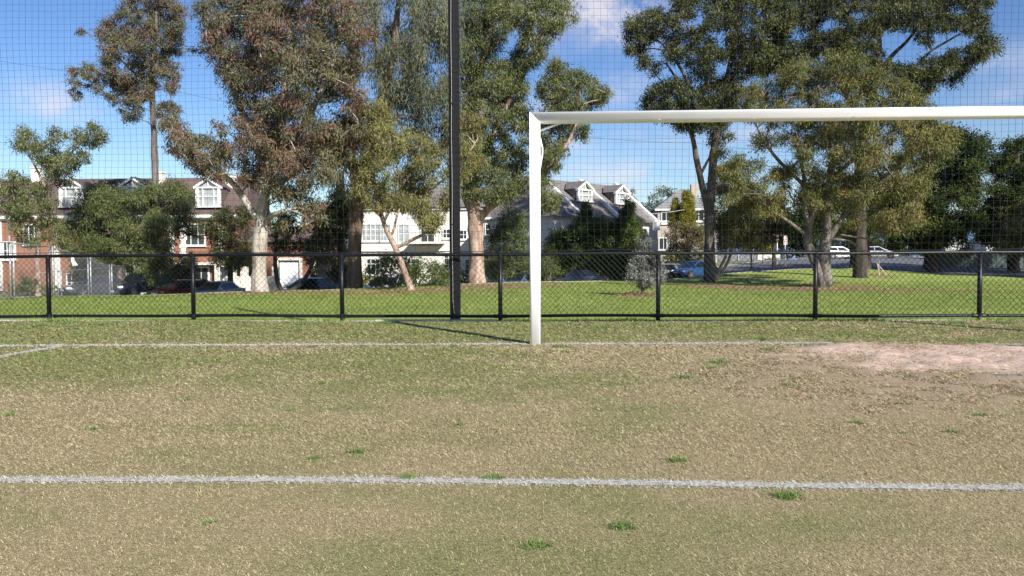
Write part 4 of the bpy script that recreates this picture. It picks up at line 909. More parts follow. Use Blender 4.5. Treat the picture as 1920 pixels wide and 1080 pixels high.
# ------------------------------------------------------------------ people on the far road
SKIN = plain('skin', (.45, .28, .2), .6, var=.08)
def person(px, Y, z, h, top, leg, label, stride, rz):
    x = colx(px, Y); root = empty('person', (x, Y, z), label, 'person', None, rz); k = h / 1.75
    me = bpy.data.meshes.new('body')
    V = [(0, 0, .95), (0, 0, 1.15), (0, .01, 1.38), (0, .01, 1.52), (0, -.01, 1.64), (0, -.005, 1.74),
         (.10, 0, .90), (.11, -stride * .5, .50), (.11, -stride * .75, .08), (.11, -stride * .75 - .15, .04), (-.10, 0, .90), (-.11, stride * .4, .50), (-.11, stride * .95, .09), (-.11, stride * .95 - .14, .04),
         (.19, .01, 1.40), (.24, stride * .25, 1.13), (.25, stride * .3 - .1, .88), (.25, stride * .3 - .13, .80), (-.19, .01, 1.40), (-.24, -stride * .2, 1.13), (-.25, -stride * .3 - .08, .88), (-.25, -stride * .3 - .12, .80)]
    E_ = [(0, 1), (1, 2), (2, 3), (3, 4), (4, 5), (0, 6), (6, 7), (7, 8), (8, 9), (0, 10), (10, 11), (11, 12), (12, 13), (2, 14), (14, 15), (15, 16), (16, 17), (2, 18), (18, 19), (19, 20), (20, 21)]
    Rr = [.15, .14, .15, .06, .095, .07, .095, .07, .045, .035, .095, .07, .045, .035, .065, .05, .035, .03, .065, .05, .035, .03]
    me.from_pydata([tuple(c * k for c in v) for v in V], E_, []); o = bpy.data.objects.new('body', me); COL.objects.link(o); o.parent = root
    m, nt, b, ou = new_mat('clothed figure'); tc = nt.new('ShaderNodeTexCoord'); sx = nt.new('ShaderNodeSeparateXYZ'); nt.link(tc.outputs['Object'], sx.inputs[0])
    c = nt.ramp(nt.math('DIVIDE', sx.outputs[2], 1.75 * k), [(0, (.05, .05, .05)), (.05, leg), (.54, top), (.855, (.45, .28, .2))], 'CONSTANT'); nt.link(c, b.inputs['Base Color']); b.inputs['Roughness'].default_value = .85; me.materials.append(m)
    sk = o.modifiers.new('skin', 'SKIN'); o.modifiers.new('sub', 'SUBSURF').levels = 1
    for i, r in enumerate(Rr): me.skin_vertices[0].data[i].radius = (r * k, r * k * (.8 if i < 3 else 1))
    me.skin_vertices[0].data[0].use_root = True
    hb = MB(); n = 10
    for i in range(5):
        pass
    hb.tube([(0, .02 * k, 1.60 * k), (0, .025 * k, 1.68 * k), (0, .015 * k, 1.755 * k), (0, .01 * k, 1.79 * k)], [.085 * k, .108 * k, .09 * k, .03 * k], 12).build('hair', plain('dark hair', (.03, .02, .015), .7), root, True, local=True)
zp_ = float(at(1488, 494, 96)[2]); person(1488, 96, zp_, 1.72, (.03, .04, .10), (.25, .36, .58), 'person in navy top and pale blue jeans walking on the far road', .34, R_(70))
zp_ = float(at(1477, 492, 98)[2]); person(1477, 98, zp_, 1.60, (.16, .14, .42), (.03, .03, .035), 'person in violet blue top and black trousers beside the sign post', .2, R_(-60))

# ------------------------------------------------------------------ posts, signs, bins, wires
def gz_at(px, Y): return float(terrain(colx(px, Y), Y))
Yp = 70.0; x = colx(1451, Yp); z0 = float(at(1451, 503, Yp)[2]); z1 = float(at(1451, 436, Yp)[2])
tp_ = empty('timber_post', (x, Yp, z0), 'dark timber park sign post with a crossbeam left of the twin trunks', 'post')
TIM = plain('dark timber', (.055, .050, .048), .85, var=.25, scale=5)
MB().box((x, Yp, (z0 + z1) / 2 - .1), (.27, .27, z1 - z0 + .2), bevel=.03).build('upright', TIM, tp_)
xb = colx(1428, Yp); MB().box(((x + xb) / 2, Yp - .02, z1 - .18), (x - xb + .3, .2, .24)).box(((x + xb) / 2, Yp - .02, z1 - .82), (x - xb + .1, .16, .16)).build('crossbeam', TIM, tp_)
for px in (1432, 1450): MB().box((colx(px, Yp), Yp - .16, z1 - .19), (.22, .04, .12)).build('reflector', TRIM, tp_)
MB().box((x - .9, Yp - .04, z0 + 2.3), (.1, .1, .5)).build('bracket', TIM, tp_)
def sign_post(px, Y, pyb, pyt, lab, col, w_=.42, h_=.5, thick=.035, polem_=None):
    x = colx(px, Y); z0 = float(at(px, pyb, Y)[2]); z1 = float(at(px, pyt, Y)[2]); r = empty('street_sign', (x, Y, z0), lab, 'sign')
    MB().tube([(x, Y, z0 - .2), (x, Y, z1)], thick, 8).build('pole', polem_ or GALV, r, True)
    MB().box((x, Y - .05, z1 - h_ / 2), (w_, .02, h_)).build('plate', plain('sign plate ' + lab[:9], col, .5, var=.1), r)
    return r
sign_post(1472, 84, 505, 441, 'tall pale street sign on a pole right of the timber post', (.66, .52, .50), .42, 1.0, .05, TRIM)
sign_post(1457, 86, 500, 439, 'narrow pinkish street sign close beside the timber post', (.70, .50, .46), .3, .75, .05, TRIM)
sign_post(1412, 80, 499, 453, 'thin grey parking sign left of the timber post', (.40, .41, .42), .26, .4)
sign_post(1701, 100, 480, 448, 'white topped roadside marker pole under the dark trees', (.75, .75, .75), .2, .4)
for px, py0, py1, lab in ((1462, 509, 497, 'orange bollard left of its pair at the edge of the far road'), (1473, 507, 497, 'orange bollard right of its pair, below the tall pale street sign')):
    Yb = 72; x = colx(px, Yb); z0 = float(at(px, py0, Yb)[2]); z1 = float(at(px, py1, Yb)[2]); r = empty('bollard', (x, Yb, z0), lab, 'bollard', 'orange bollards at the far road')
    MB().tube([(x, Yb, z0 - .2), (x, Yb, z1 - .05), (x, Yb, z1)], [.10, .09, .05], 10).build('shaft', plain('orange bollard paint', (.45, .13, .06), .6), r, True)
    MB().tube([(x, Yb, z1 - .18), (x, Yb, z1 - .10)], .095, 10).build('band', TRIM, r, True)
Yb = 84; x = colx(1281, Yb); z0 = float(at(1281, 500, Yb)[2]); z1 = float(at(1281, 478, Yb)[2]); r = empty('green_bin', (x, Yb, z0), 'dark green wheelie bin in front of the yellow shrubs behind the blue hatchback', 'bin')
MB().prism([(x - .42, Yb - .32, z0 + .1), (x + .42, Yb - .32, z0 + .1), (x + .5, Yb - .4, z1 - .1), (x - .5, Yb - .4, z1 - .1)], (0, .75, 0)).build('body', plain('green bin plastic', (.03, .13, .11), .5), r); MB().box((x, Yb, z1 - .03), (1.08, .9, .12)).build('lid', plain('green bin lid', (.03, .11, .10), .5), r)
# staked sapling
p = at(1648, 516, 58); sx_, sy_, sz_ = float(p[0]), 58.0, float(p[2]); r = empty('staked_sapling', (sx_, sy_, sz_), 'young bare sapling held by pale crossed stakes on the lawn', 'sapling')
STK = plain('pale hardwood stake', (.50, .40, .30), .8)
for (ax_, bx_) in ((0.05, -.12), (.62, -.18)): MB().tube([(sx_ + ax_, sy_, sz_ - .1), (sx_ + bx_, sy_ + .05, sz_ + (.95 if ax_ < .3 else .92))], .035, 6).build('stake', STK, r)
MB().tube([(sx_, sy_, sz_), (sx_ + .02, sy_, sz_ + .8), (sx_ - .05, sy_, sz_ + 1.5)], [.02, .015, .006], 5).build('stem', STK, r)
# overhead wires
def wire(pts, rad, lab, mat):
    A = [Vector(at(*q).tolist()) for q in pts]; path = []
    for a, e in zip(A[:-1], A[1:]):
        for i in range(12): t = i / 12; path.append(a.lerp(e, t) - Vector((0, 0, .25 * 4 * t * (1 - t))))
    path.append(A[-1]); off = path[0]; r = empty('overhead_wire', path[0], lab, 'wire', 'overhead wires beyond the park'); MB().tube(path, rad, 5).build('cable', mat, r, True)
WBLK = plain('weathered cable', (.05, .05, .055), .7); WWH = plain('pale service cable', (.55, .56, .58), .6)
wire([(560, 214, 66), (250, 150, 66), (-300, 60, 66)], .012, 'thin dark wire crossing the sky left of the large red tinged gum', WBLK)
wire([(990, 243, 70), (1300, 268, 70), (1700, 296, 70)], .012, 'thin dark wire crossing the sky just under the crossbar', WBLK)
wire([(990, 252, 69), (1300, 258, 69), (1700, 262, 69)], .010, 'upper thin dark wire sagging below the crossbar', WBLK)
wire([(1150, 403, 78), (1305, 389, 88)], .022, 'pale service cable running from the townhouse parapet to the beige house', WWH)
wire([(1040, 410, 74), (1160, 404, 80)], .02, 'pale service cable across the front of the cypresses', WWH)
# ------------------------------------------------------------------ trees
def bark(name, stops, sc=3.0, stretch=.25):
    m, nt, b, o = new_mat(name); tc = nt.new('ShaderNodeTexCoord'); mp = nt.new('ShaderNodeMapping'); nt.link(tc.outputs['Object'], mp.inputs[0]); mp.inputs['Scale'].default_value = (1, 1, stretch)
    n = nt.noise(mp.outputs[0], sc, 6, .65, .4); n2 = nt.noise(mp.outputs[0], sc * 6, 4, .7)
    c = nt.ramp(nt.math('ADD', nt.math('MULTIPLY', n, .7), nt.math('MULTIPLY', n2, .3)), stops); nt.link(c, b.inputs['Base Color']); b.inputs['Roughness'].default_value = .9; b.inputs['Specular IOR Level'].default_value = .15
    bump(nt, b, n2, .8, .05); return m
GUMB = bark('pale gum bark', [(.36, (.09, .065, .05)), (.44, (.26, .215, .175)), (.54, (.44, .395, .34)), (.62, (.32, .28, .245)), (.72, (.18, .145, .12))])
PINKB = bark('pinkish gum bark', [(.34, (.12, .07, .05)), (.46, (.27, .18, .135)), (.6, (.44, .35, .285)), (.7, (.48, .41, .35))])
BRNB = bark('brown stringy bark', [(.34, (.05, .035, .028)), (.5, (.14, .095, .07)), (.68, (.27, .20, .15))], 4, .12)
GRYB = bark('grey gum bark', [(.34, (.05, .04, .034)), (.5, (.145, .125, .108)), (.68, (.29, .26, .23))], 4, .2)
DRKB = bark('dark bark', [(.34, (.022, .018, .015)), (.5, (.06, .05, .042)), (.68, (.12, .10, .085))], 4, .15)
DKGB = bark('dark grey gum bark', [(.34, (.035, .029, .025)), (.5, (.10, .085, .074)), (.68, (.20, .18, .16))], 4, .2)
def leafmat(name, stops, rough=.55, transl=.12, spec=.2):
    m, nt, b, o = new_mat(name); a = attr(nt, 'tint'); c = nt.ramp(a, stops)
    nt.link(c, b.inputs['Base Color']); b.inputs['Roughness'].default_value = rough; b.inputs['Specular IOR Level'].default_value = spec
    t = nt.new('ShaderNodeBsdfTranslucent'); nt.link(c, t.inputs['Color']); mx = nt.new('ShaderNodeMixShader'); mx.inputs[0].default_value = transl
    nt.link(b.outputs[0], mx.inputs[1]); nt.link(t.outputs[0], mx.inputs[2]); nt.link(mx.outputs[0], o.inputs[0]); return m
def hueset(d, m_, l, acc): return [(0, d), (.35, m_), (.72, l), (.86, l), (.90, acc[0]), (1, acc[1])]
G_ = LEAF_GAIN
def s_(c): return tuple(v * G_ for v in c)
L_RED = leafmat('red tinged gum leaves', hueset(s_((.055, .062, .028)), s_((.125, .118, .058)), s_((.19, .172, .09)), (s_((.17, .10, .07)), s_((.27, .085, .06)))))
L_WEEP = leafmat('grey green weeping leaves', hueset(s_((.06, .072, .036)), s_((.12, .13, .062)), s_((.19, .195, .10)), (s_((.18, .14, .08)), s_((.22, .20, .12)))))
L_WATT = leafmat('yellow olive leaves', hueset(s_((.07, .08, .022)), s_((.155, .155, .046)), s_((.24, .225, .075)), (s_((.20, .12, .06)), s_((.23, .115, .065)))))
L_GUM = leafmat('glossy mid green gum leaves', hueset(s_((.042, .062, .016)), s_((.115, .138, .040)), s_((.20, .212, .075)), (s_((.22, .22, .11)), s_((.28, .28, .16)))), .5, .2, .25)
L_DARK = leafmat('dark gum leaves', hueset(s_((.018, .027, .008)), s_((.052, .064, .016)), s_((.125, .13, .032)), (s_((.13, .14, .05)), s_((.16, .17, .07)))), .5, .12, .25)
L_OLIV = leafmat('olive brown leaves', hueset(s_((.055, .066, .016)), s_((.13, .138, .034)), s_((.22, .205, .055)), (s_((.21, .14, .05)), s_((.24, .12, .055)))))
L_PEPR = leafmat('bright pepper tree leaves', hueset(s_((.042, .062, .018)), s_((.10, .13, .038)), s_((.16, .185, .06)), (s_((.17, .16, .07)), s_((.2, .18, .09)))))
L_CYP = leafmat('cypress needles', hueset(s_((.018, .036, .009)), s_((.052, .085, .02)), s_((.12, .15, .034)), (s_((.09, .12, .03)), s_((.11, .13, .04)))), .6, .1, .2)
L_CON = leafmat('dark conifer needles', hueset(s_((.012, .024, .006)), s_((.036, .058, .014)), s_((.105, .125, .03)), (s_((.06, .08, .02)), s_((.07, .08, .02)))), .7, .08, .08)
L_GOLD = leafmat('golden conifer needles', hueset(s_((.10, .12, .015)), s_((.22, .22, .03)), s_((.34, .30, .045)), (s_((.3, .25, .05)), s_((.3, .22, .05)))), .6, .2, .2)
L_SILV = leafmat('silver grey leaves', hueset(s_((.08, .085, .07)), s_((.165, .17, .145)), s_((.27, .275, .24)), (s_((.36, .36, .32)), s_((.42, .42, .38)))), .6, .15, .3)
L_SHRB = leafmat('mixed green shrub leaves', hueset(s_((.040, .060, .018)), s_((.095, .125, .035)), s_((.155, .18, .06)), (s_((.2, .2, .1)), s_((.3, .28, .17)))))
L_BRWN = leafmat('brown olive shrub leaves', hueset(s_((.06, .052, .022)), s_((.14, .115, .045)), s_((.21, .175, .065)), (s_((.24, .15, .08)), s_((.27, .20, .10)))))
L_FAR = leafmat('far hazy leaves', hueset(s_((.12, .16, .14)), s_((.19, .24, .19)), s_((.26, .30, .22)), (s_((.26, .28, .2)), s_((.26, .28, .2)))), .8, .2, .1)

def in_poly(P, poly):
    x, y = P[:, 0], P[:, 1]; inside = np.zeros(len(P), bool); n = len(poly); dmin = np.full(len(P), 1e9)
    for i in range(n):
        ax, ay = poly[i]; bx, by = poly[(i + 1) % n]
        c = ((ay > y) != (by > y)); t = (bx - ax) * (y - ay) / ((by - ay) if by != ay else 1e-9) + ax; inside ^= c & (x < t)
        L2 = (bx - ax) ** 2 + (by - ay) ** 2 + 1e-9; u = np.clip(((x - ax) * (bx - ax) + (y - ay) * (by - ay)) / L2, 0, 1)
        dmin = np.minimum(dmin, np.hypot(x - ax - u * (bx - ax), y - ay - u * (by - ay)))
    return inside, dmin
def crown_points(poly, r, dens, rng, holes=()):
    "clump centres spread through an outline: returns px,py,edge distance"
    P = np.array(poly, float); lo, hi = P.min(0), P.max(0); cand = lo + (hi - lo) * rng.random((6000, 2)); ins, ed = in_poly(cand, poly)
    ok = ins & (ed > r * .42)
    for h_ in holes: hi_, hd = in_poly(cand, h_); ok &= ~hi_ & (hd > r * .45)
    cand, ed = cand[ok], ed[ok]; area = abs(sum(P[i - 1][0] * P[i][1] - P[i][0] * P[i - 1][1] for i in range(len(P)))) / 2; out = []
    for layer in range(3 if dens > 2.3 else 2 if dens > .8 else 1):
        kept = []
        for i in rng.permutation(len(cand)):
            q = cand[i]
            if all((q[0] - k[0]) ** 2 + (q[1] - k[1]) ** 2 > (r * .92) ** 2 for k in kept): kept.append((q[0], q[1], ed[i]))
        out += [(*k, layer) for k in kept]
    nl = 1 + max([o[3] for o in out], default=0); want = dens * .86 / nl
    return [o for o in out if rng.random() < want]
def smooth_path(pts, step):
    P = [Vector(p[0]) for p in pts]; Rd = [p[1] for p in pts]; out, ro = [], []
    for i in range(len(P) - 1):
        a = P[max(i - 1, 0)]; b_ = P[i]; c = P[i + 1]; d = P[min(i + 2, len(P) - 1)]; k = max(2, int((c - b_).length / step))
        for j in range(k):
            t = j / k; out.append(.5 * (2 * b_ + (c - a) * t + (2 * a - 5 * b_ + 4 * c - d) * t * t + (3 * b_ - a - 3 * c + d) * t ** 3)); ro.append(Rd[i] + (Rd[i + 1] - Rd[i]) * t)
    out.append(P[-1]); ro.append(Rd[-1]); return out, ro
LEAF_TOTAL = 0
def tree(name, label, cat, Y, trunks, crowns, leaf, barkm, depth=3.0, group=None, seed=1, leaf_len=.2, leaf_w=.05, droop=.7, spray_n=15, red=0.0, clump_h=.8, twig=True, connect=True, shell=.45, stiff=False, base=None, cover=1.0, clump=.82):
    "trunks: lists of (px,py,radius[,extra distance]); crowns: (outline, clump radius px, density[, holes[, distance shift]])"
    global LEAF_TOTAL
    if leaf_len > .1: leaf_len *= 1.0 if not stiff else .75; leaf_w *= 1.0 if not stiff else .85; cover *= 1.1
    rng = np.random.default_rng(seed); ppm = F / Y
    nodes, tb = [], MB(); first = None
    for tr in trunks:
        pts = []
        for q in tr:
            dy = q[3] if len(q) > 3 else 0; p = Vector(at(q[0], q[1], Y + dy).tolist()); pts.append((p, q[2]))
        if tr is trunks[0] and base is None:
            p0 = pts[0][0]; zt = terrain(p0.x, p0.y); first = Vector((p0.x, p0.y, zt))
            pts.insert(0, (Vector((p0.x, p0.y, min(zt, p0.z) - .25)), pts[0][1] * 1.25))
            if p0.z - zt > .8: first = Vector((p0.x, p0.y, zt))
        path, rad = smooth_path(pts, .45)
        for i, p in enumerate(path):
            w_ = rad[i] * .05; path[i] = p + Vector((rng.normal() * w_, rng.normal() * w_, 0)) if 0 < i < len(path) - 1 else p
        ph_ = rng.uniform(0, 6); rad = [max(.008, r * (1 + .06 * math.sin(i * .8 + ph_) + .03 * math.sin(i * 2.1))) for i, r in enumerate(rad)]; tb.tube(path, rad, 10 if max(rad) > .15 else 7)
        nodes += [(p, rad[i], -1) for i, p in enumerate(path) if i % 2 == 0 or i == len(path) - 1]
    if first is None: first = Vector(base) if base is not None else nodes[0][0]
    ntr = len(nodes); cl = []
    for cr in crowns:
        poly, r, dens = cr[:3]; holes = cr[3] if len(cr) > 3 and cr[3] else (); sh = cr[4] if len(cr) > 4 else 0
        r *= .84; pts = crown_points(poly, r, dens, rng, holes); em = max([p[2] for p in pts], default=1)
        for px, py, ed, layer in pts:
            hd = depth * math.sqrt(min(1, (ed / max(em, 1e-6)) * .9 + .12)); dy = rng.uniform(-1, 1) * hd + sh
            c = Vector(at(px, py, Y + dy).tolist()); rm = r / ppm * clump * rng.uniform(.75, 1.25); cl.append((c, rm))
    # branching: link each clump to a lower or nearer node
    if nodes and connect:
        TP = np.array([n[0][:] for n in nodes]); order = sorted(range(len(cl)), key=lambda i: np.min(np.linalg.norm(TP - np.array(cl[i][0][:]), axis=1)))
        par, cnt, idx = {}, {}, {}
        pos = [n[0] for n in nodes]
        for i in order:
            c = cl[i][0]; A = np.array([p[:] for p in pos]); d = np.linalg.norm(A - np.array(c[:]), axis=1) + np.maximum(0, A[:, 2] - c.z + .2) * 1.2
            d[:ntr] *= .9; j = int(np.argmin(d)); par[i] = j; idx[len(pos)] = i; pos.append(c); cnt[i] = 1
        for i in reversed(order):
            j = par[i]
            if j >= ntr: cnt[idx[j]] += cnt[i]
        for i in order:
            j = par[i]; a = pos[j]; c = cl[i][0]; r1 = min(.12, .014 + .015 * math.sqrt(cnt[i])); r0 = r1 * 1.15
            if j < ntr: r1 = min(r1, nodes[j][1] * .7 + .01); r0 = r1
            L = (c - a).length; k = max(3, int(L / .5)); pth = []
            bow = Vector((rng.normal() * .10, rng.normal() * .10, .10 if not droop > 1.2 else .16)) * L
            for q in range(k + 1):
                t = q / k; pth.append(a.lerp(c, t) + bow * (4 * t * (1 - t)) + (Vector(rng.normal(size=3) * .03 * L / k * 2) if 0 < q < k else Vector()))
            tb.tube(pth, [r0 + (max(.008, r1 * .6) - r0) * q / k for q in range(k + 1)], 5, cap=False)
    # leaves
    C, AX, SD, LN, WD, TT = [], [], [], [], [], []
    for c, rm in cl:
        ct = rng.normal(.45, .13); target = cover * 2.0 * math.pi * rm * rm * clump_h / (leaf_len * leaf_w * .42); ns = max(4, int(target / spray_n)); d = rng.normal(size=(ns, 3)); d /= np.linalg.norm(d, axis=1)[:, None]
        rad = rng.random(ns) ** shell * np.where(rng.random(ns) < .14, rng.uniform(1.0, 1.5, ns), 1); off = d * rad[:, None] * np.array([rm, rm, rm * clump_h]); off[:, 2] += rm * .12
        sc_ = np.array(c[:]) + off
        if twig:
            for q in range(0, ns, 3):
                tb.tube([c, c.lerp(Vector(sc_[q].tolist()), .55) + Vector((0, 0, .06)), Vector(sc_[q].tolist())], [.012, .009, .005], 3, cap=False)
        n = ns * spray_n; s = np.repeat(sc_, spray_n, 0); sig = rm * .20 + leaf_len * .22
        o_ = rng.normal(size=(n, 3)) * np.array([sig, sig, sig * .9])
        out_ = np.repeat(d, spray_n, 0)
        bs = rng.normal(size=(ns, 3)) * (.5 if not stiff else .3) + d * (.45 if not stiff else .8); bs[:, 2] -= droop
        ax = np.repeat(bs, spray_n, 0) + rng.normal(size=(n, 3)) * .38
        ax /= np.linalg.norm(ax, axis=1)[:, None]
        sd_ = np.cross(ax, out_ * .8 + np.array([.12, -.2, .35]) + rng.normal(size=(n, 3)) * .5); sd_ /= np.linalg.norm(sd_, axis=1)[:, None] + 1e-9
        if droop > 1.2: o_[:, 2] *= 2.4
        C.append(s + o_ + ax * (rng.uniform(-.5, .9, n) * leaf_len)[:, None]); AX.append(ax); SD.append(sd_); LN.append(leaf_len * rng.uniform(.6, 1.35, n)); WD.append(leaf_w * rng.uniform(.7, 1.3, n))
        st = np.repeat(rng.normal(ct, .10, ns), spray_n) + rng.normal(0, .13, n); st = np.clip(st, 0, .85)
        if red: st = np.where(np.repeat(rng.random(ns) < red * (.25 + 2.2 * (rng.random() < .36)), spray_n) & (rng.random(n) < .6), rng.uniform(.88, 1, n), st)
        TT.append(st)
    C, AX, SD = np.concatenate(C), np.concatenate(AX), np.concatenate(SD); LN, WD, TT = np.concatenate(LN), np.concatenate(WD), np.concatenate(TT); n = len(C); LEAF_TOTAL += n
    V = np.empty((n, 4, 3)); V[:, 0] = C - AX * (LN / 2)[:, None]; V[:, 2] = C + AX * (LN / 2)[:, None]; V[:, 1] = C + SD * (WD / 2)[:, None] - AX * (LN * .08)[:, None]; V[:, 3] = C - SD * (WD / 2)[:, None] - AX * (LN * .08)[:, None]
    root = empty(name, first, label, cat, group); V -= np.array(first[:])
    if tb.v: tb.build('trunk' if name.endswith('tree') else 'stem', barkm, root, True)
    mesh_obj('crown' if name.endswith('tree') else 'foliage', arrays_mesh('crown', V.reshape(-1, 3), 4, dict(tint=TT)), leaf, root)
    return root
TG = 'trees in the park and street'
tree('gum_tree', 'huge red tinged gum with a pale mottled trunk left of the black pole', 'tree', 39,
     [[(487, 545, .47), (487, 520, .40), (486, 480, .37), (490, 430, .34), (495, 370, .29), (505, 300, .28), (525, 220, .22), (540, 130, .17), (545, 20, .12)],
      [(489, 420, .2), (472, 395, .17), (440, 348, .14), (402, 312, .12, -.3), (372, 290, .10, 0), (338, 245, .06, .3), (322, 215, .03, .3)],
      [(492, 425, .16), (505, 408, .15), (520, 400, .12, -1), (538, 393, .08, -1)], [(500, 330, .2), (470, 250, .16), (430, 150, .12), (410, 60, .08)], [(503, 320, .2), (570, 230, .16), (620, 130, .12), (640, 30, .08)], [(497, 360, .15), (560, 320, .12), (610, 270, .07)]],
     [([(372, 0), (400, -24), (660, -24), (690, 40), (692, 120), (682, 200), (690, 260), (640, 300), (605, 350), (570, 385), (525, 390), (500, 372), (462, 360), (440, 320), (438, 230), (433, 175), (412, 150), (395, 120), (372, 75), (362, 40)], 32, 2.3, [[(598, 195), (640, 195), (635, 225), (600, 222)]]),
      ([(296, 228), (330, 212), (360, 250), (395, 257), (430, 270), (436, 310), (425, 345), (385, 338), (345, 305), (318, 285)], 18, 2.2),
      ([(352, 85), (380, 90), (385, 115), (362, 112)], 12, .8), ([(400, 225), (425, 225), (430, 265), (405, 270)], 13, .6), ([(505, 395), (600, 380), (625, 410), (570, 440), (515, 430)], 20, .6)],
     L_RED, GUMB, 3.6, None, 3, .21, .05, .75, 15, .32, cover=1.1)
tree('slender_gum_tree', 'slender tall gum with a bare straight trunk rising above the brick terrace roof', 'tree', 58,
     [[(291, 540, .3), (291, 420, .27), (291, 330, .25), (288, 240, .22), (285, 150, .18), (292, 60, .14), (296, -30, .08)], [(287, 190, .12), (250, 165, .1), (200, 150, .07), (150, 140, .04)], [(288, 170, .1), (235, 120, .08), (200, 80, .05)], [(289, 210, .08), (310, 215, .06), (330, 215, .04)]],
     [([(236, -24), (325, -24), (348, 20), (347, 80), (335, 130), (345, 165), (322, 190), (300, 165), (280, 178), (252, 190), (216, 178), (195, 125), (178, 98), (182, 52), (215, 28), (228, -10)], 21, 1.9, [[(225, 95), (245, 100), (240, 135), (222, 125)]]),
      ([(125, 128), (165, 118), (210, 142), (255, 170), (296, 185), (290, 222), (262, 230), (240, 238), (222, 205), (190, 186), (160, 166), (147, 197), (134, 190)], 15, 1.25), ([(288, 192), (336, 190), (346, 222), (312, 238), (292, 226)], 14, 1.2), ([(140, 60), (160, 50), (162, 66), (146, 68)], 7, .7)],
     L_RED, GRYB, 2.6, None, 4, .22, .055, .75, 13, .24, clump=.78, cover=1.2)
tree('weeping_gum_tree', 'tall grey green weeping gum with hanging foliage directly left of the black pole', 'tree', 46,
     [[(664, 545, .5), (665, 480, .42), (668, 410, .40), (680, 320, .34), (705, 220, .28), (735, 110, .2), (750, -30, .12)], [(690, 290, .2), (730, 200, .16), (790, 100, .12), (810, 0, .07)], [(670, 380, .2), (660, 300, .16), (680, 200, .12)]],
     [([(655, -24), (860, -24), (866, 0), (866, 150), (862, 270), (820, 300), (770, 260), (725, 235), (700, 180), (690, 110), (684, 40)], 30, 1.9, [[(688, 130), (704, 130), (706, 190), (694, 190)], [(712, 22), (728, 20), (726, 48), (714, 50)], [(745, 15), (765, 40), (755, 60), (742, 40)]]), ([(600, 250), (700, 220), (720, 330), (650, 380), (600, 330)], 28, .8)],
     L_WEEP, BRNB, 3.5, None, 5, .30, .042, 1.6, 15, .10)
tree('dark_trunk_tree', 'dark stout tree in deep shade immediately left of the brown barked trunk', 'tree', 49,
     [[(645, 545, .34), (644, 500, .32), (640, 440, .30), (635, 380, .26), (640, 320, .2)], [(641, 450, .14), (610, 410, .1), (590, 380, .06)]],
     [([(585, 395), (630, 360), (690, 370), (672, 440), (655, 480), (660, 520), (640, 540), (612, 520), (610, 470), (590, 440)], 21, 1.7)], L_DARK, DRKB, 2.2, None, 6, .2, .06, .6, 14)
tree('wattle_tree', 'yellow olive wattle with a thin leaning pale trunk behind the black pole', 'tree', 40,
     [[(770, 540, .2), (762, 520, .17), (752, 490, .15), (740, 462, .14), (726, 432, .13), (716, 405, .12), (704, 350, .1), (690, 300, .06)], [(741, 464, .11), (757, 458, .10), (780, 446, .09), (800, 436, .07), (815, 420, .05)], [(734, 440, .07), (740, 425, .07), (744, 405, .06), (765, 350, .05)], [(720, 415, .08), (760, 340, .08), (800, 290, .05)], [(718, 410, .07), (670, 360, .06), (640, 300, .04)], [(755, 400, .07), (850, 320, .06), (890, 270, .04)]],
     [([(586, 240), (615, 222), (645, 228), (665, 192), (720, 186), (735, 220), (780, 255), (830, 262), (862, 215), (900, 212), (918, 290), (905, 325), (872, 335), (850, 390), (822, 428), (780, 415), (742, 395), (695, 400), (655, 372), (640, 330), (612, 312), (590, 275)], 26, 1.75), ([(690, 385), (760, 385), (830, 400), (815, 440), (770, 425), (720, 415)], 18, .5)],
     L_WATT, PINKB, 2.4, None, 7, .2, .042, .95, 14, .14, clump=.8, cover=1.2)
tree('forked_gum_tree', 'large green gum with a thick pinkish trunk forking low between pole and goal post', 'tree', 50,
     [[(896, 530, .60), (894, 510, .52), (893, 470, .48), (892, 430, .50), (890, 400, .44), (884, 330, .36), (886, 230, .28), (900, 140, .24), (918, 70, .19), (935, 0, .14), (945, -50, .1)], [(894, 415, .28), (915, 392, .25), (950, 368, .2), (982, 342, .17), (1010, 322, .15), (1042, 298, .13), (1068, 262, .11), (1084, 220, .08), (1088, 180, .05)],
      [(888, 330, .2), (930, 240, .17), (968, 165, .14), (990, 125, .11), (1015, 95, .07)], [(897, 150, .13), (904, 90, .10), (895, 30, .07)], [(892, 410, .22), (870, 370, .16), (866, 320, .1)], [(1000, 330, .09), (1010, 250, .07), (1040, 190, .05)]],
     [([(868, -24), (1040, -24), (1084, 5), (1086, 45), (1052, 62), (1030, 98), (1004, 128), (985, 152), (992, 190), (1000, 225), (992, 300), (990, 368), (945, 385), (905, 378), (872, 392), (864, 300), (862, 130)], 25, 2.2, [[(935, 95), (955, 60), (972, 75), (950, 120)]]),
      ([(1022, 132), (1040, 105), (1060, 125), (1100, 138), (1146, 165), (1140, 192), (1110, 205), (1092, 215), (1106, 245), (1098, 275), (1078, 255), (1058, 292), (1040, 332), (1015, 350), (998, 345), (1000, 250), (1012, 190), (1006, 165)], 18, 2.2), ([(1040, 300), (1050, 310), (1046, 325), (1036, 318)], 6, .8), ([(996, 335), (1034, 338), (1048, 368), (1044, 396), (1016, 404), (996, 398)], 15, 1.5)],
     L_GUM, PINKB, 3.4, None, 8, .22, .052, .85, 14, .06, clump=.8, cover=1.25)
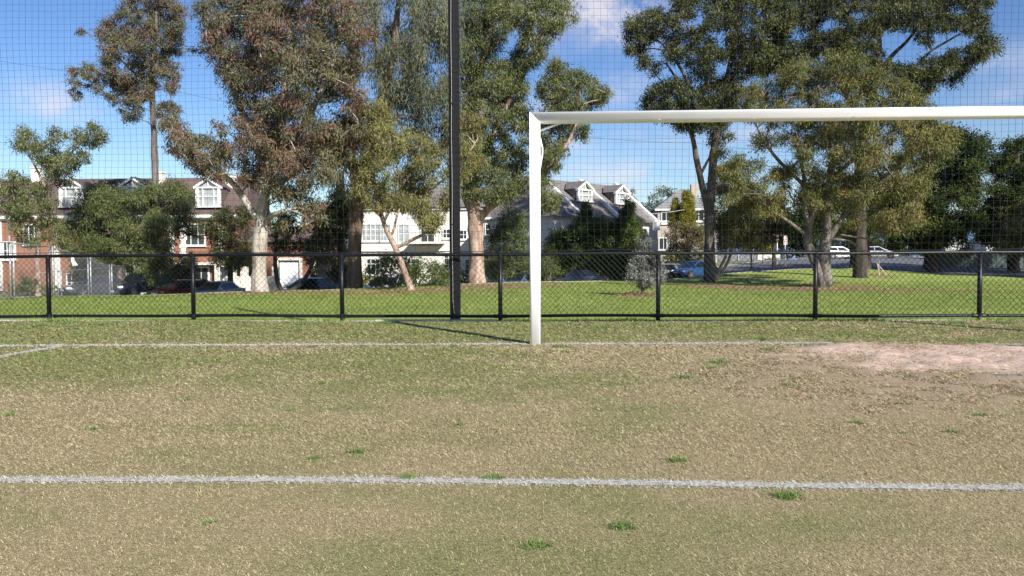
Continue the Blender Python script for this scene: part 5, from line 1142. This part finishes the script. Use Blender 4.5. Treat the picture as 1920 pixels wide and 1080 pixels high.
tree('tall_dark_gum_tree', 'tall dark gum with a straight trunk at the left of the right hand group', 'tree', 54,
     [[(1330, 531, .42), (1331, 470, .36), (1330, 405, .33), (1335, 330, .29), (1342, 260, .26), (1350, 200, .23), (1365, 140, .19), (1380, 60, .14), (1390, -30, .08)], [(1328, 400, .24), (1318, 355, .22), (1308, 310, .19), (1299, 262, .16), (1290, 225, .13), (1280, 170, .1), (1250, 120, .06)], [(1312, 330, .1), (1328, 300, .09), (1345, 275, .07)], [(1345, 240, .15), (1300, 170, .12), (1250, 90, .08), (1200, 60, .04)], [(1355, 180, .14), (1400, 110, .11), (1440, 40, .07)]],
     [([(1166, 85), (1172, 48), (1196, 26), (1250, 12), (1275, -24), (1480, -24), (1492, 50), (1462, 95), (1440, 128), (1402, 150), (1392, 185), (1380, 212), (1350, 245), (1318, 252), (1255, 242), (1206, 206), (1202, 186), (1220, 165), (1240, 160), (1235, 148), (1208, 140), (1192, 132), (1190, 112), (1168, 112)], 21, 2.2,
       [[(1215, 85), (1250, 80), (1245, 110), (1222, 112)], [(1300, 20), (1320, 10), (1318, 40), (1302, 42)], [(1345, 60), (1362, 55), (1360, 85), (1345, 85)], [(1238, 122), (1300, 128), (1280, 150), (1244, 150)], [(1345, 120), (1372, 118), (1365, 142), (1348, 142)]]), ([(1280, 235), (1380, 200), (1375, 260), (1345, 285), (1330, 300), (1310, 270)], 15, .9)],
     L_DARK, DKGB, 3.6, None, 9, .2, .06, .65, 14, clump=.78, cover=1.3)
tree('broad_dark_gum_tree', 'broad dark gum whose wide crown tops the picture above the crossbar at the right', 'tree', 56,
     [[(1613, 510, .5), (1612, 420, .45), (1614, 300, .4), (1630, 200, .32), (1645, 130, .24), (1648, 60, .16), (1640, -20, .1)], [(1640, 150, .17), (1672, 105, .14), (1700, 78, .11), (1725, 45, .07)], [(1700, 160, .1), (1735, 105, .09), (1775, 78, .07), (1815, 55, .05)], [(1622, 230, .2), (1680, 175, .15), (1730, 150, .1), (1790, 110, .06)], [(1620, 250, .2), (1560, 120, .15), (1530, 60, .1), (1500, 10, .06)], [(1615, 290, .16), (1500, 170, .12), (1460, 100, .08)]],
     [([(1440, -24), (1855, -24), (1866, 15), (1848, 52), (1876, 85), (1870, 106), (1845, 126), (1812, 130), (1800, 158), (1768, 160), (1752, 186), (1720, 186), (1690, 152), (1645, 142), (1600, 130), (1540, 108), (1480, 128), (1440, 150), (1402, 142), (1436, 95), (1450, 0)], 21, 2.2,
       [[(1655, 62), (1720, 58), (1800, 62), (1822, 78), (1790, 96), (1745, 98), (1722, 116), (1690, 122), (1655, 105)], [(1540, 40), (1570, 35), (1580, 52), (1548, 58)], [(1600, 30), (1622, 28), (1620, 48), (1604, 48)], [(1480, 55), (1500, 50), (1500, 75), (1482, 75)]]), ([(1715, 58), (1752, 55), (1762, 78), (1735, 90), (1715, 78)], 11, 1.0)],
     L_DARK, DRKB, 4.2, None, 10, .21, .062, .65, 14, clump=.78, cover=1.3)
tree('spreading_gum_tree', 'rounded olive brown spreading gum with twin trunks seen through the goal mouth', 'tree', 46,
     [[(1543, 534, .30), (1534, 508, .27), (1522, 480, .25), (1515, 455, .23), (1517, 428, .19), (1528, 395, .15), (1545, 370, .13), (1556, 320, .13), (1560, 260, .08)], [(1551, 536, .38), (1546, 495, .33), (1548, 450, .29), (1552, 390, .22), (1556, 330, .17), (1575, 260, .16), (1600, 200, .1)], [(1516, 432, .13), (1510, 390, .11), (1507, 330, .11), (1490, 260, .07)], [(1551, 455, .19), (1572, 420, .16), (1592, 392, .13), (1630, 360, .13), (1680, 320, .08)], [(1516, 445, .13), (1482, 418, .11), (1452, 398, .09), (1425, 376, .06)], [(1556, 340, .14), (1610, 290, .11), (1680, 240, .07)], [(1510, 350, .12), (1450, 290, .09), (1420, 240, .05)],
      [(1556, 448, .09), (1590, 452, .08), (1615, 466, .05)], [(1575, 440, .06), (1640, 448, .05), (1672, 432, .05), (1678, 412, .04), (1720, 400, .03)]],
     [([(1384, 195), (1400, 162), (1440, 140), (1480, 120), (1510, 103), (1560, 97), (1602, 104), (1640, 128), (1680, 148), (1705, 170), (1742, 190), (1782, 228), (1796, 262), (1772, 300), (1742, 330), (1738, 362), (1700, 385), (1650, 375), (1600, 365), (1560, 345), (1500, 330), (1450, 340), (1430, 300), (1402, 268), (1408, 240), (1392, 222)], 27, 1.7, [[(1450, 285), (1480, 280), (1490, 310), (1455, 315)], [(1530, 290), (1552, 288), (1550, 318), (1532, 318)]]),
      ([(1570, 345), (1650, 365), (1720, 375), (1742, 420), (1700, 432), (1640, 436), (1590, 425)], 22, 1.0), ([(1336, 290), (1372, 270), (1410, 285), (1442, 312), (1440, 380), (1402, 420), (1368, 400), (1345, 350)], 20, .9), ([(1430, 320), (1530, 320), (1600, 350), (1580, 410), (1510, 395), (1440, 420)], 20, .75)],
     L_OLIV, GRYB, 4.2, None, 11, .19, .044, .85, 14, .14, clump=.82, cover=1.2)
tree('feathery_tree', 'feathery dark olive tree low against the straight dark trunk', 'tree', 57,
     [[(1345, 525, .12), (1365, 490, .1), (1380, 440, .09), (1385, 380, .06)], [(1340, 528, .14), (1352, 500, .12), (1362, 478, .1)]],
     [([(1322, 340), (1345, 300), (1380, 300), (1420, 340), (1440, 400), (1425, 455), (1340, 465), (1322, 430), (1318, 390)], 21, 1.8)], L_OLIV, PINKB, 2.2, None, 12, .2, .05, .8, 14, .05)
tree('shade_tree', 'massive dark green shade tree with a thick dark trunk right of the twin trunks', 'tree', 67,
     [[(1612, 508, .95), (1612, 480, .8), (1615, 440, .7), (1640, 380, .5), (1680, 320, .35), (1720, 280, .2)], [(1614, 450, .45), (1570, 420, .35), (1520, 400, .2)], [(1745, 506, .75), (1748, 480, .62), (1752, 430, .5), (1770, 350, .3), (1790, 290, .15)]],
     [([(1690, 262), (1740, 232), (1800, 238), (1852, 268), (1852, 305), (1830, 330), (1850, 420), (1830, 452), (1760, 462), (1690, 460), (1660, 430), (1600, 440), (1520, 440), (1475, 455), (1480, 400), (1500, 350), (1560, 340), (1640, 340), (1700, 330), (1730, 300)], 27, 1.9), ([(1560, 400), (1690, 400), (1840, 415), (1845, 474), (1740, 474), (1690, 452), (1570, 446)], 18, 1.0)],
     L_CON, DRKB, 6.0, None, 13, .24, .085, .5, 14, cover=1.7, clump=.84)
tree('conifer_tree', 'dense dark conifer with layered boughs at the right edge', 'tree', 68,
     [[(1900, 500, .5), (1902, 420, .42), (1905, 340, .3), (1908, 260, .12)]],
     [([(1848, 300), (1872, 282), (1908, 250), (1990, 235), (2010, 470), (1850, 470), (1828, 440), (1840, 380), (1858, 345)], 23, 2.2)], L_CON, DRKB, 3.5, None, 14, .24, .1, .1, 16, 0, .55, stiff=True, cover=1.9, clump=.86)
tree('olive_tree', 'loose pale olive tree in front of the conifer at the right edge', 'tree', 64,
     [[(1905, 505, .16), (1908, 460, .13), (1915, 420, .09), (1925, 390, .05)]], [([(1868, 420), (1890, 392), (1925, 378), (1990, 368), (2000, 482), (1872, 478), (1858, 455)], 20, 1.5)], L_WATT, BRNB, 2.2, None, 15, .22, .055, .9, 14, .05)
tree('small_gum_tree', 'small open topped gum at the far left with a pale crooked trunk', 'tree', 50,
     [[(72, 548, .2), (70, 500, .17), (72, 440, .15), (78, 380, .13), (88, 330, .1), (100, 285, .07)], [(84, 350, .08), (60, 300, .06), (40, 265, .04)], [(92, 330, .07), (130, 290, .06), (170, 250, .04)], [(75, 420, .06), (40, 390, .05), (20, 360, .03)]],
     [([(18, 252), (45, 240), (70, 258), (88, 265), (95, 242), (125, 243), (130, 272), (146, 245), (172, 230), (200, 243), (192, 270), (170, 282), (166, 302), (142, 322), (135, 345), (120, 375), (100, 352), (82, 330), (70, 300), (52, 290), (25, 282)], 17, 1.5), ([(-20, 330), (40, 325), (88, 350), (108, 395), (130, 455), (100, 470), (40, 460), (15, 420), (-20, 400)], 19, 1.3)],
     L_GUM, PINKB, 2.0, None, 16, .2, .055, .7, 13, .05)
def bare(px, Y, seed, lab, top, n):
    rng = np.random.default_rng(seed); b = MB(); p0 = at(px, 480, Y); z0 = terrain(p0[0], p0[1]); base = Vector((p0[0], p0[1], z0)); tp_ = Vector(at(px, top, Y).tolist())
    def grow(a, d, L, r, lev):
        e = a + d * L; m_ = a.lerp(e, .5) + Vector(rng.normal(size=3).tolist()) * L * .06; b.tube([a, m_, e], [r, r * .8, r * .6], 4, cap=False)
        if lev:
            for k in range(3): d2 = (d + Vector((rng.normal() * .5, rng.normal() * .5, rng.normal() * .3))).normalized(); grow(a.lerp(e, rng.uniform(.55, 1)), d2, L * rng.uniform(.5, .75), r * .6, lev - 1)
    h_ = (tp_ - base).length; grow(base, Vector((0, 0, 1)), h_ * .55, .09, 0); 
    for k in range(n): grow(base + Vector((0, 0, h_ * rng.uniform(.4, .55))), Vector((rng.normal() * .45, rng.normal() * .4, 1)).normalized(), h_ * .22, .05, 3)
    r = empty('bare_tree', base, lab, 'tree'); b.build('trunk', GRYB, r, True)
bare(20, 60, 31, 'leafless twiggy tree at the left edge against the roof', 290, 6); bare(228, 70, 33, 'leafless twigs of a bare tree poking above the pepper tree', 305, 5); bare(170, 71, 34, 'low bare twiggy tree beyond the terrace ridge at left', 312, 5)
tree('pepper_tree', 'wide bright green weeping pepper tree in front of the brick terrace', 'tree', 55,
     [[(226, 548, .3), (228, 500, .26), (232, 450, .22), (240, 410, .14)], [(230, 460, .16), (190, 420, .12), (160, 390, .06)], [(232, 450, .16), (280, 410, .12), (320, 380, .06)]],
     [([(130, 410), (148, 372), (165, 350), (200, 346), (240, 354), (258, 360), (285, 346), (310, 342), (348, 345), (366, 372), (362, 402), (338, 440), (325, 480), (282, 500), (222, 490), (150, 488), (112, 475)], 24, 2.3), ([(228, 480), (320, 480), (322, 540), (250, 545)], 16, 1.2)],
     L_PEPR, BRNB, 2.8, None, 17, .2, .05, 1.0, 15, .05)
tree('ivy_tree', 'dark bushy tree against the brick wall right of the white dormer', 'tree', 58, [[(432, 545, .2), (432, 490, .17), (432, 430, .12), (436, 400, .07)]],
     [([(396, 402), (418, 388), (446, 384), (474, 380), (478, 500), (442, 512), (410, 505), (394, 470), (386, 430)], 18, 1.9), ([(322, 412), (400, 412), (400, 440), (370, 450), (325, 445)], 13, .8), ([(310, 470), (365, 480), (370, 530), (315, 530)], 16, .9)], L_DARK, DRKB, 1.8, None, 18, .2, .065, .5, 14)
tree('crooked_tree', 'small dark tree with thin curved black trunks right of the pale gum', 'tree', 47,
     [[(528, 545, .14), (520, 528, .13), (516, 495, .12), (517, 455, .1), (522, 415, .07)], [(541, 547, .14), (562, 535, .14), (578, 512, .12), (589, 485, .1), (597, 450, .08), (606, 410, .05)], [(520, 460, .06), (545, 440, .05), (565, 420, .03)]],
     [([(508, 410), (560, 380), (625, 370), (632, 430), (630, 490), (608, 505), (588, 480), (570, 470), (540, 482), (524, 490), (510, 470)], 18, 1.7)], L_DARK, DRKB, 1.8, None, 19, .18, .055, .6, 13)
def shrub(label, Y, poly, r, dens, leaf, seed, depth=1.6, ll=.18, lw=.06, droop=.3, red=0, stems=True, name='shrub', cat='shrub', **kw):
    P = np.array(poly, float); cx = P[:, 0].mean(); by = P[:, 1].max(); ty = P[:, 1].min(); tr = []
    for q in (-.22, 0, .2):
        wd = P[:, 0].max() - P[:, 0].min(); tr.append([(cx + q * wd * .4, by, .06), (cx + q * wd * .8, by - (by - ty) * .35, .045), (cx + q * wd * 1.3, by - (by - ty) * .7, .025)])
    return tree(name, label, cat, Y, tr, [(poly, r, dens)], leaf, BRNB, depth, None, seed, ll, lw, droop, 14, red, .85, **kw)
shrub('spreading green shrub under the leaning wattle', 46, [(668, 492), (720, 482), (742, 474), (790, 484), (835, 496), (856, 520), (856, 548), (780, 548), (700, 548), (672, 522)], 22, 1.9, L_SHRB, 21, 1.6, red=.03)
shrub('rounded light green shrub between the forked gum and the goal post', 58, [(908, 478), (920, 432), (948, 396), (985, 398), (998, 525), (908, 527)], 21, 1.9, L_SHRB, 22, 1.8)
shrub('small pale bush just right of the goal post foot', 56, [(1012, 480), (1032, 478), (1042, 505), (1040, 530), (1008, 530)], 12, 1.5, L_SHRB, 23, .9)
shrub('low dark hedge shrub behind the black pole', 52, [(830, 505), (870, 508), (905, 512), (905, 535), (835, 535)], 14, 1.6, L_DARK, 24, 1.2)
tree('cypress_tree', 'dark pointed cypress left of its twin in front of the townhouses', 'tree', 66, [[(1100, 528, .25), (1100, 470, .2), (1099, 400, .08)]], [([(1076, 480), (1079, 425), (1089, 398), (1098, 376), (1108, 400), (1118, 425), (1126, 480)], 10, 2.6)], L_CYP, DRKB, 1.8, None, 25, .22, .07, -.9, 15, 0, 1.1, stiff=True, cover=1.5)
tree('cypress_tree', 'dark pointed cypress right of its twin, near the white townhouse corner', 'tree', 65, [[(1180, 528, .25), (1180, 470, .2), (1178, 400, .08)]], [([(1150, 500), (1154, 425), (1164, 396), (1176, 366), (1187, 392), (1198, 420), (1210, 455), (1211, 500)], 11, 2.6)], L_CYP, DRKB, 2.0, None, 26, .22, .07, -.9, 15, 0, 1.1, stiff=True, cover=1.5)
shrub('broad dark green hedge below the two pointed cypresses', 64, [(1020, 455), (1056, 430), (1090, 418), (1140, 414), (1205, 440), (1212, 480), (1204, 528), (1028, 528), (1014, 490)], 20, 2.2, L_CYP, 27, 2.2, .2, .07, name='hedge', cat='hedge', cover=1.5, clump=.95)
SM = terrain(colx(1205, 32), 32)
tree('silver_sapling_tree', 'small silver leaved sapling standing in a ring of wood chips', 'tree', 32, [[(1205, 553, .03), (1206, 520, .028), (1209, 480, .022), (1212, 452, .012)]],
     [([(1172, 520), (1180, 498), (1196, 470), (1208, 446), (1222, 470), (1238, 485), (1248, 505), (1242, 528), (1220, 536), (1200, 540), (1182, 532)], 13, 1.3)], L_SILV, GRYB, .5, None, 28, .09, .034, .1, 14, .05, .9, cover=1.6, clump=.95)
tree('pencil_cypress_tree', 'shorter golden green pencil cypress in front of the beige house', 'tree', 88, [[(1268, 440, .12), (1268, 400, .06)]], [([(1254, 425), (1260, 395), (1267, 368), (1275, 395), (1281, 425)], 6, 2.8)], L_GOLD, DRKB, .8, None, 29, .22, .08, -1.2, 15, 0, 1.2, stiff=True, cover=1.8, clump=1.0)
tree('pencil_cypress_tree', 'taller golden green pencil cypress in front of the beige house', 'tree', 87, [[(1291, 460, .14), (1290, 390, .07)]], [([(1279, 445), (1280, 385), (1286, 356), (1293, 362), (1299, 385), (1303, 445)], 7, 2.8)], L_GOLD, DRKB, .8, None, 30, .22, .08, -1.2, 15, 0, 1.2, stiff=True, cover=1.8, clump=1.0)
shrub('brownish olive shrub at the foot of the pencil cypresses', 82, [(1246, 440), (1262, 418), (1300, 418), (1322, 430), (1326, 478), (1252, 476)], 14, 2.0, L_BRWN, 31, 1.5, .22, .07, red=.05)
shrub('yellow green bush behind the blue hatchback', 80, [(1240, 482), (1262, 472), (1278, 476), (1278, 496), (1242, 498)], 8, 2.0, L_GOLD, 32, .9, .18, .07)
shrub('golden flowering bush between bin and dark trunk', 80, [(1286, 480), (1300, 472), (1322, 476), (1324, 494), (1290, 494)], 8, 2.0, L_GOLD, 33, .9, .18, .07)
shrub('brown tinged shrub right of the dark straight trunk', 70, [(1350, 400), (1390, 380), (1440, 368), (1478, 395), (1480, 440), (1455, 466), (1344, 476)], 17, 1.9, L_BRWN, 34, 1.8, .22, .06, red=.08)
shrub('round yellow olive bush beside the timber post', 88, [(1416, 455), (1432, 444), (1448, 450), (1450, 472), (1420, 474)], 8, 2.2, L_GOLD, 35, .9, .2, .07)
shrub('low straggly bush in front of the cream yard wall', 100, [(1436, 485), (1448, 478), (1462, 486), (1460, 496), (1438, 496)], 6, 1.8, L_BRWN, 36, .8, .2, .07)
tree('far_tree', 'pale hazy tree far off on the skyline left of the beige house', 'tree', 150, [[(1240, 440, .3), (1240, 385, .2)]], [([(1204, 382), (1216, 366), (1244, 352), (1262, 358), (1284, 366), (1288, 410), (1206, 410)], 12, 1.8)], L_FAR, GRYB, 4, None, 37, .5, .2, .3, 12)
tree('far_tree', 'distant spiky pale tree rising beside the townhouse end parapet', 'tree', 170, [[(1186, 420, .3), (1184, 360, .15)]], [([(1176, 400), (1180, 366), (1186, 352), (1192, 372), (1200, 400)], 6, 1.4)], L_FAR, GRYB, 2, None, 38, .5, .15, -.6, 12)
shrub('green garden shrub beside the garage', 60, [(582, 512), (596, 500), (612, 508), (612, 528), (584, 528)], 8, 1.8, L_SHRB, 39, .8)
shrub('yellow flowering bush between the dark trunks and the white wagon', 54, [(668, 520), (678, 512), (690, 520), (688, 545), (670, 545)], 7, 1.6, L_GOLD, 40, .6)
shrub('dark leafy shrub below the white dormer, left of the terrace door', 62, [(318, 470), (362, 476), (366, 520), (350, 545), (318, 545), (308, 510)], 14, 1.8, L_DARK, 51, 1.2)
shrub('dark shrub against the brick wall beside the cream garden wall', 66, [(428, 480), (470, 476), (486, 500), (478, 520), (440, 518), (426, 505)], 13, 1.7, L_DARK, 52, 1.2)
shrub('large dark shrub under the pepper tree behind the parked cars', 63, [(128, 490), (180, 482), (232, 488), (262, 505), (262, 530), (130, 532)], 15, 1.7, L_PEPR, 53, 1.4)
shrub('dark climbing shrub on the garage front right of the white door', 66, [(566, 460), (604, 452), (622, 480), (620, 515), (584, 505), (566, 490)], 13, 1.7, L_DARK, 54, 1.0)
shrub('green garden shrub behind the court fence', 50, [(20, 530), (50, 520), (90, 530), (110, 545), (20, 552)], 11, 1.6, L_SHRB, 41, 1.0)
shrub('dark shrubs beyond the far road under the shade tree', 108, [(1385, 425), (1440, 405), (1560, 420), (1680, 440), (1800, 440), (1800, 480), (1465, 482), (1385, 474)], 18, 2.0, L_CON, 42, 3.0, .35, .12, name='hedge', cat='hedge')
shrub('rear green trees closing the view behind the cream house', 92, [(600, 380), (680, 360), (780, 370), (900, 360), (1000, 400), (1000, 450), (600, 450)], 24, 1.3, L_SHRB, 43, 3.0, .35, .12, name='hedge', cat='hedge')
tree('street_gum_tree', 'dark gum standing beyond the right edge of the view, shading the lawn corner', 'tree', 54,
     [[(2190, 530, .4), (2190, 440, .34), (2195, 340, .26), (2200, 240, .15)]], [([(2040, 330), (2080, 230), (2180, 190), (2300, 220), (2360, 330), (2320, 440), (2200, 470), (2080, 440)], 40, 2.0)], L_DARK, DKGB, 5.0, None, 60, .34, .11, .6, 12)
k = 5200; q = RNG.integers(0, 12, k); lx = np.array([PATCH[i][0] + RNG.normal(0, PATCH[i][2] * .9) for i in q]); ly = np.array([PATCH[i][1] + RNG.normal(0, PATCH[i][3] * .9) for i in q]); kp = (ly > 14) & (ly < 52); lx, ly = lx[kp], ly[kp]; k = len(lx)
o = mesh_obj('leaf_litter', blades('leaf_litter', lx, ly, lawn_h(lx, ly) + .03, RNG.uniform(.07, .2, k), RNG.uniform(.03, .07, k), .0, .3, RNG.random(k) * .8), MULCH)
tag(o, 'fallen bark and leaves scattered on the lawn below the gums', 'leaf litter', kind='stuff')
print('leaves', LEAF_TOTAL, 'objects', len(bpy.data.objects))
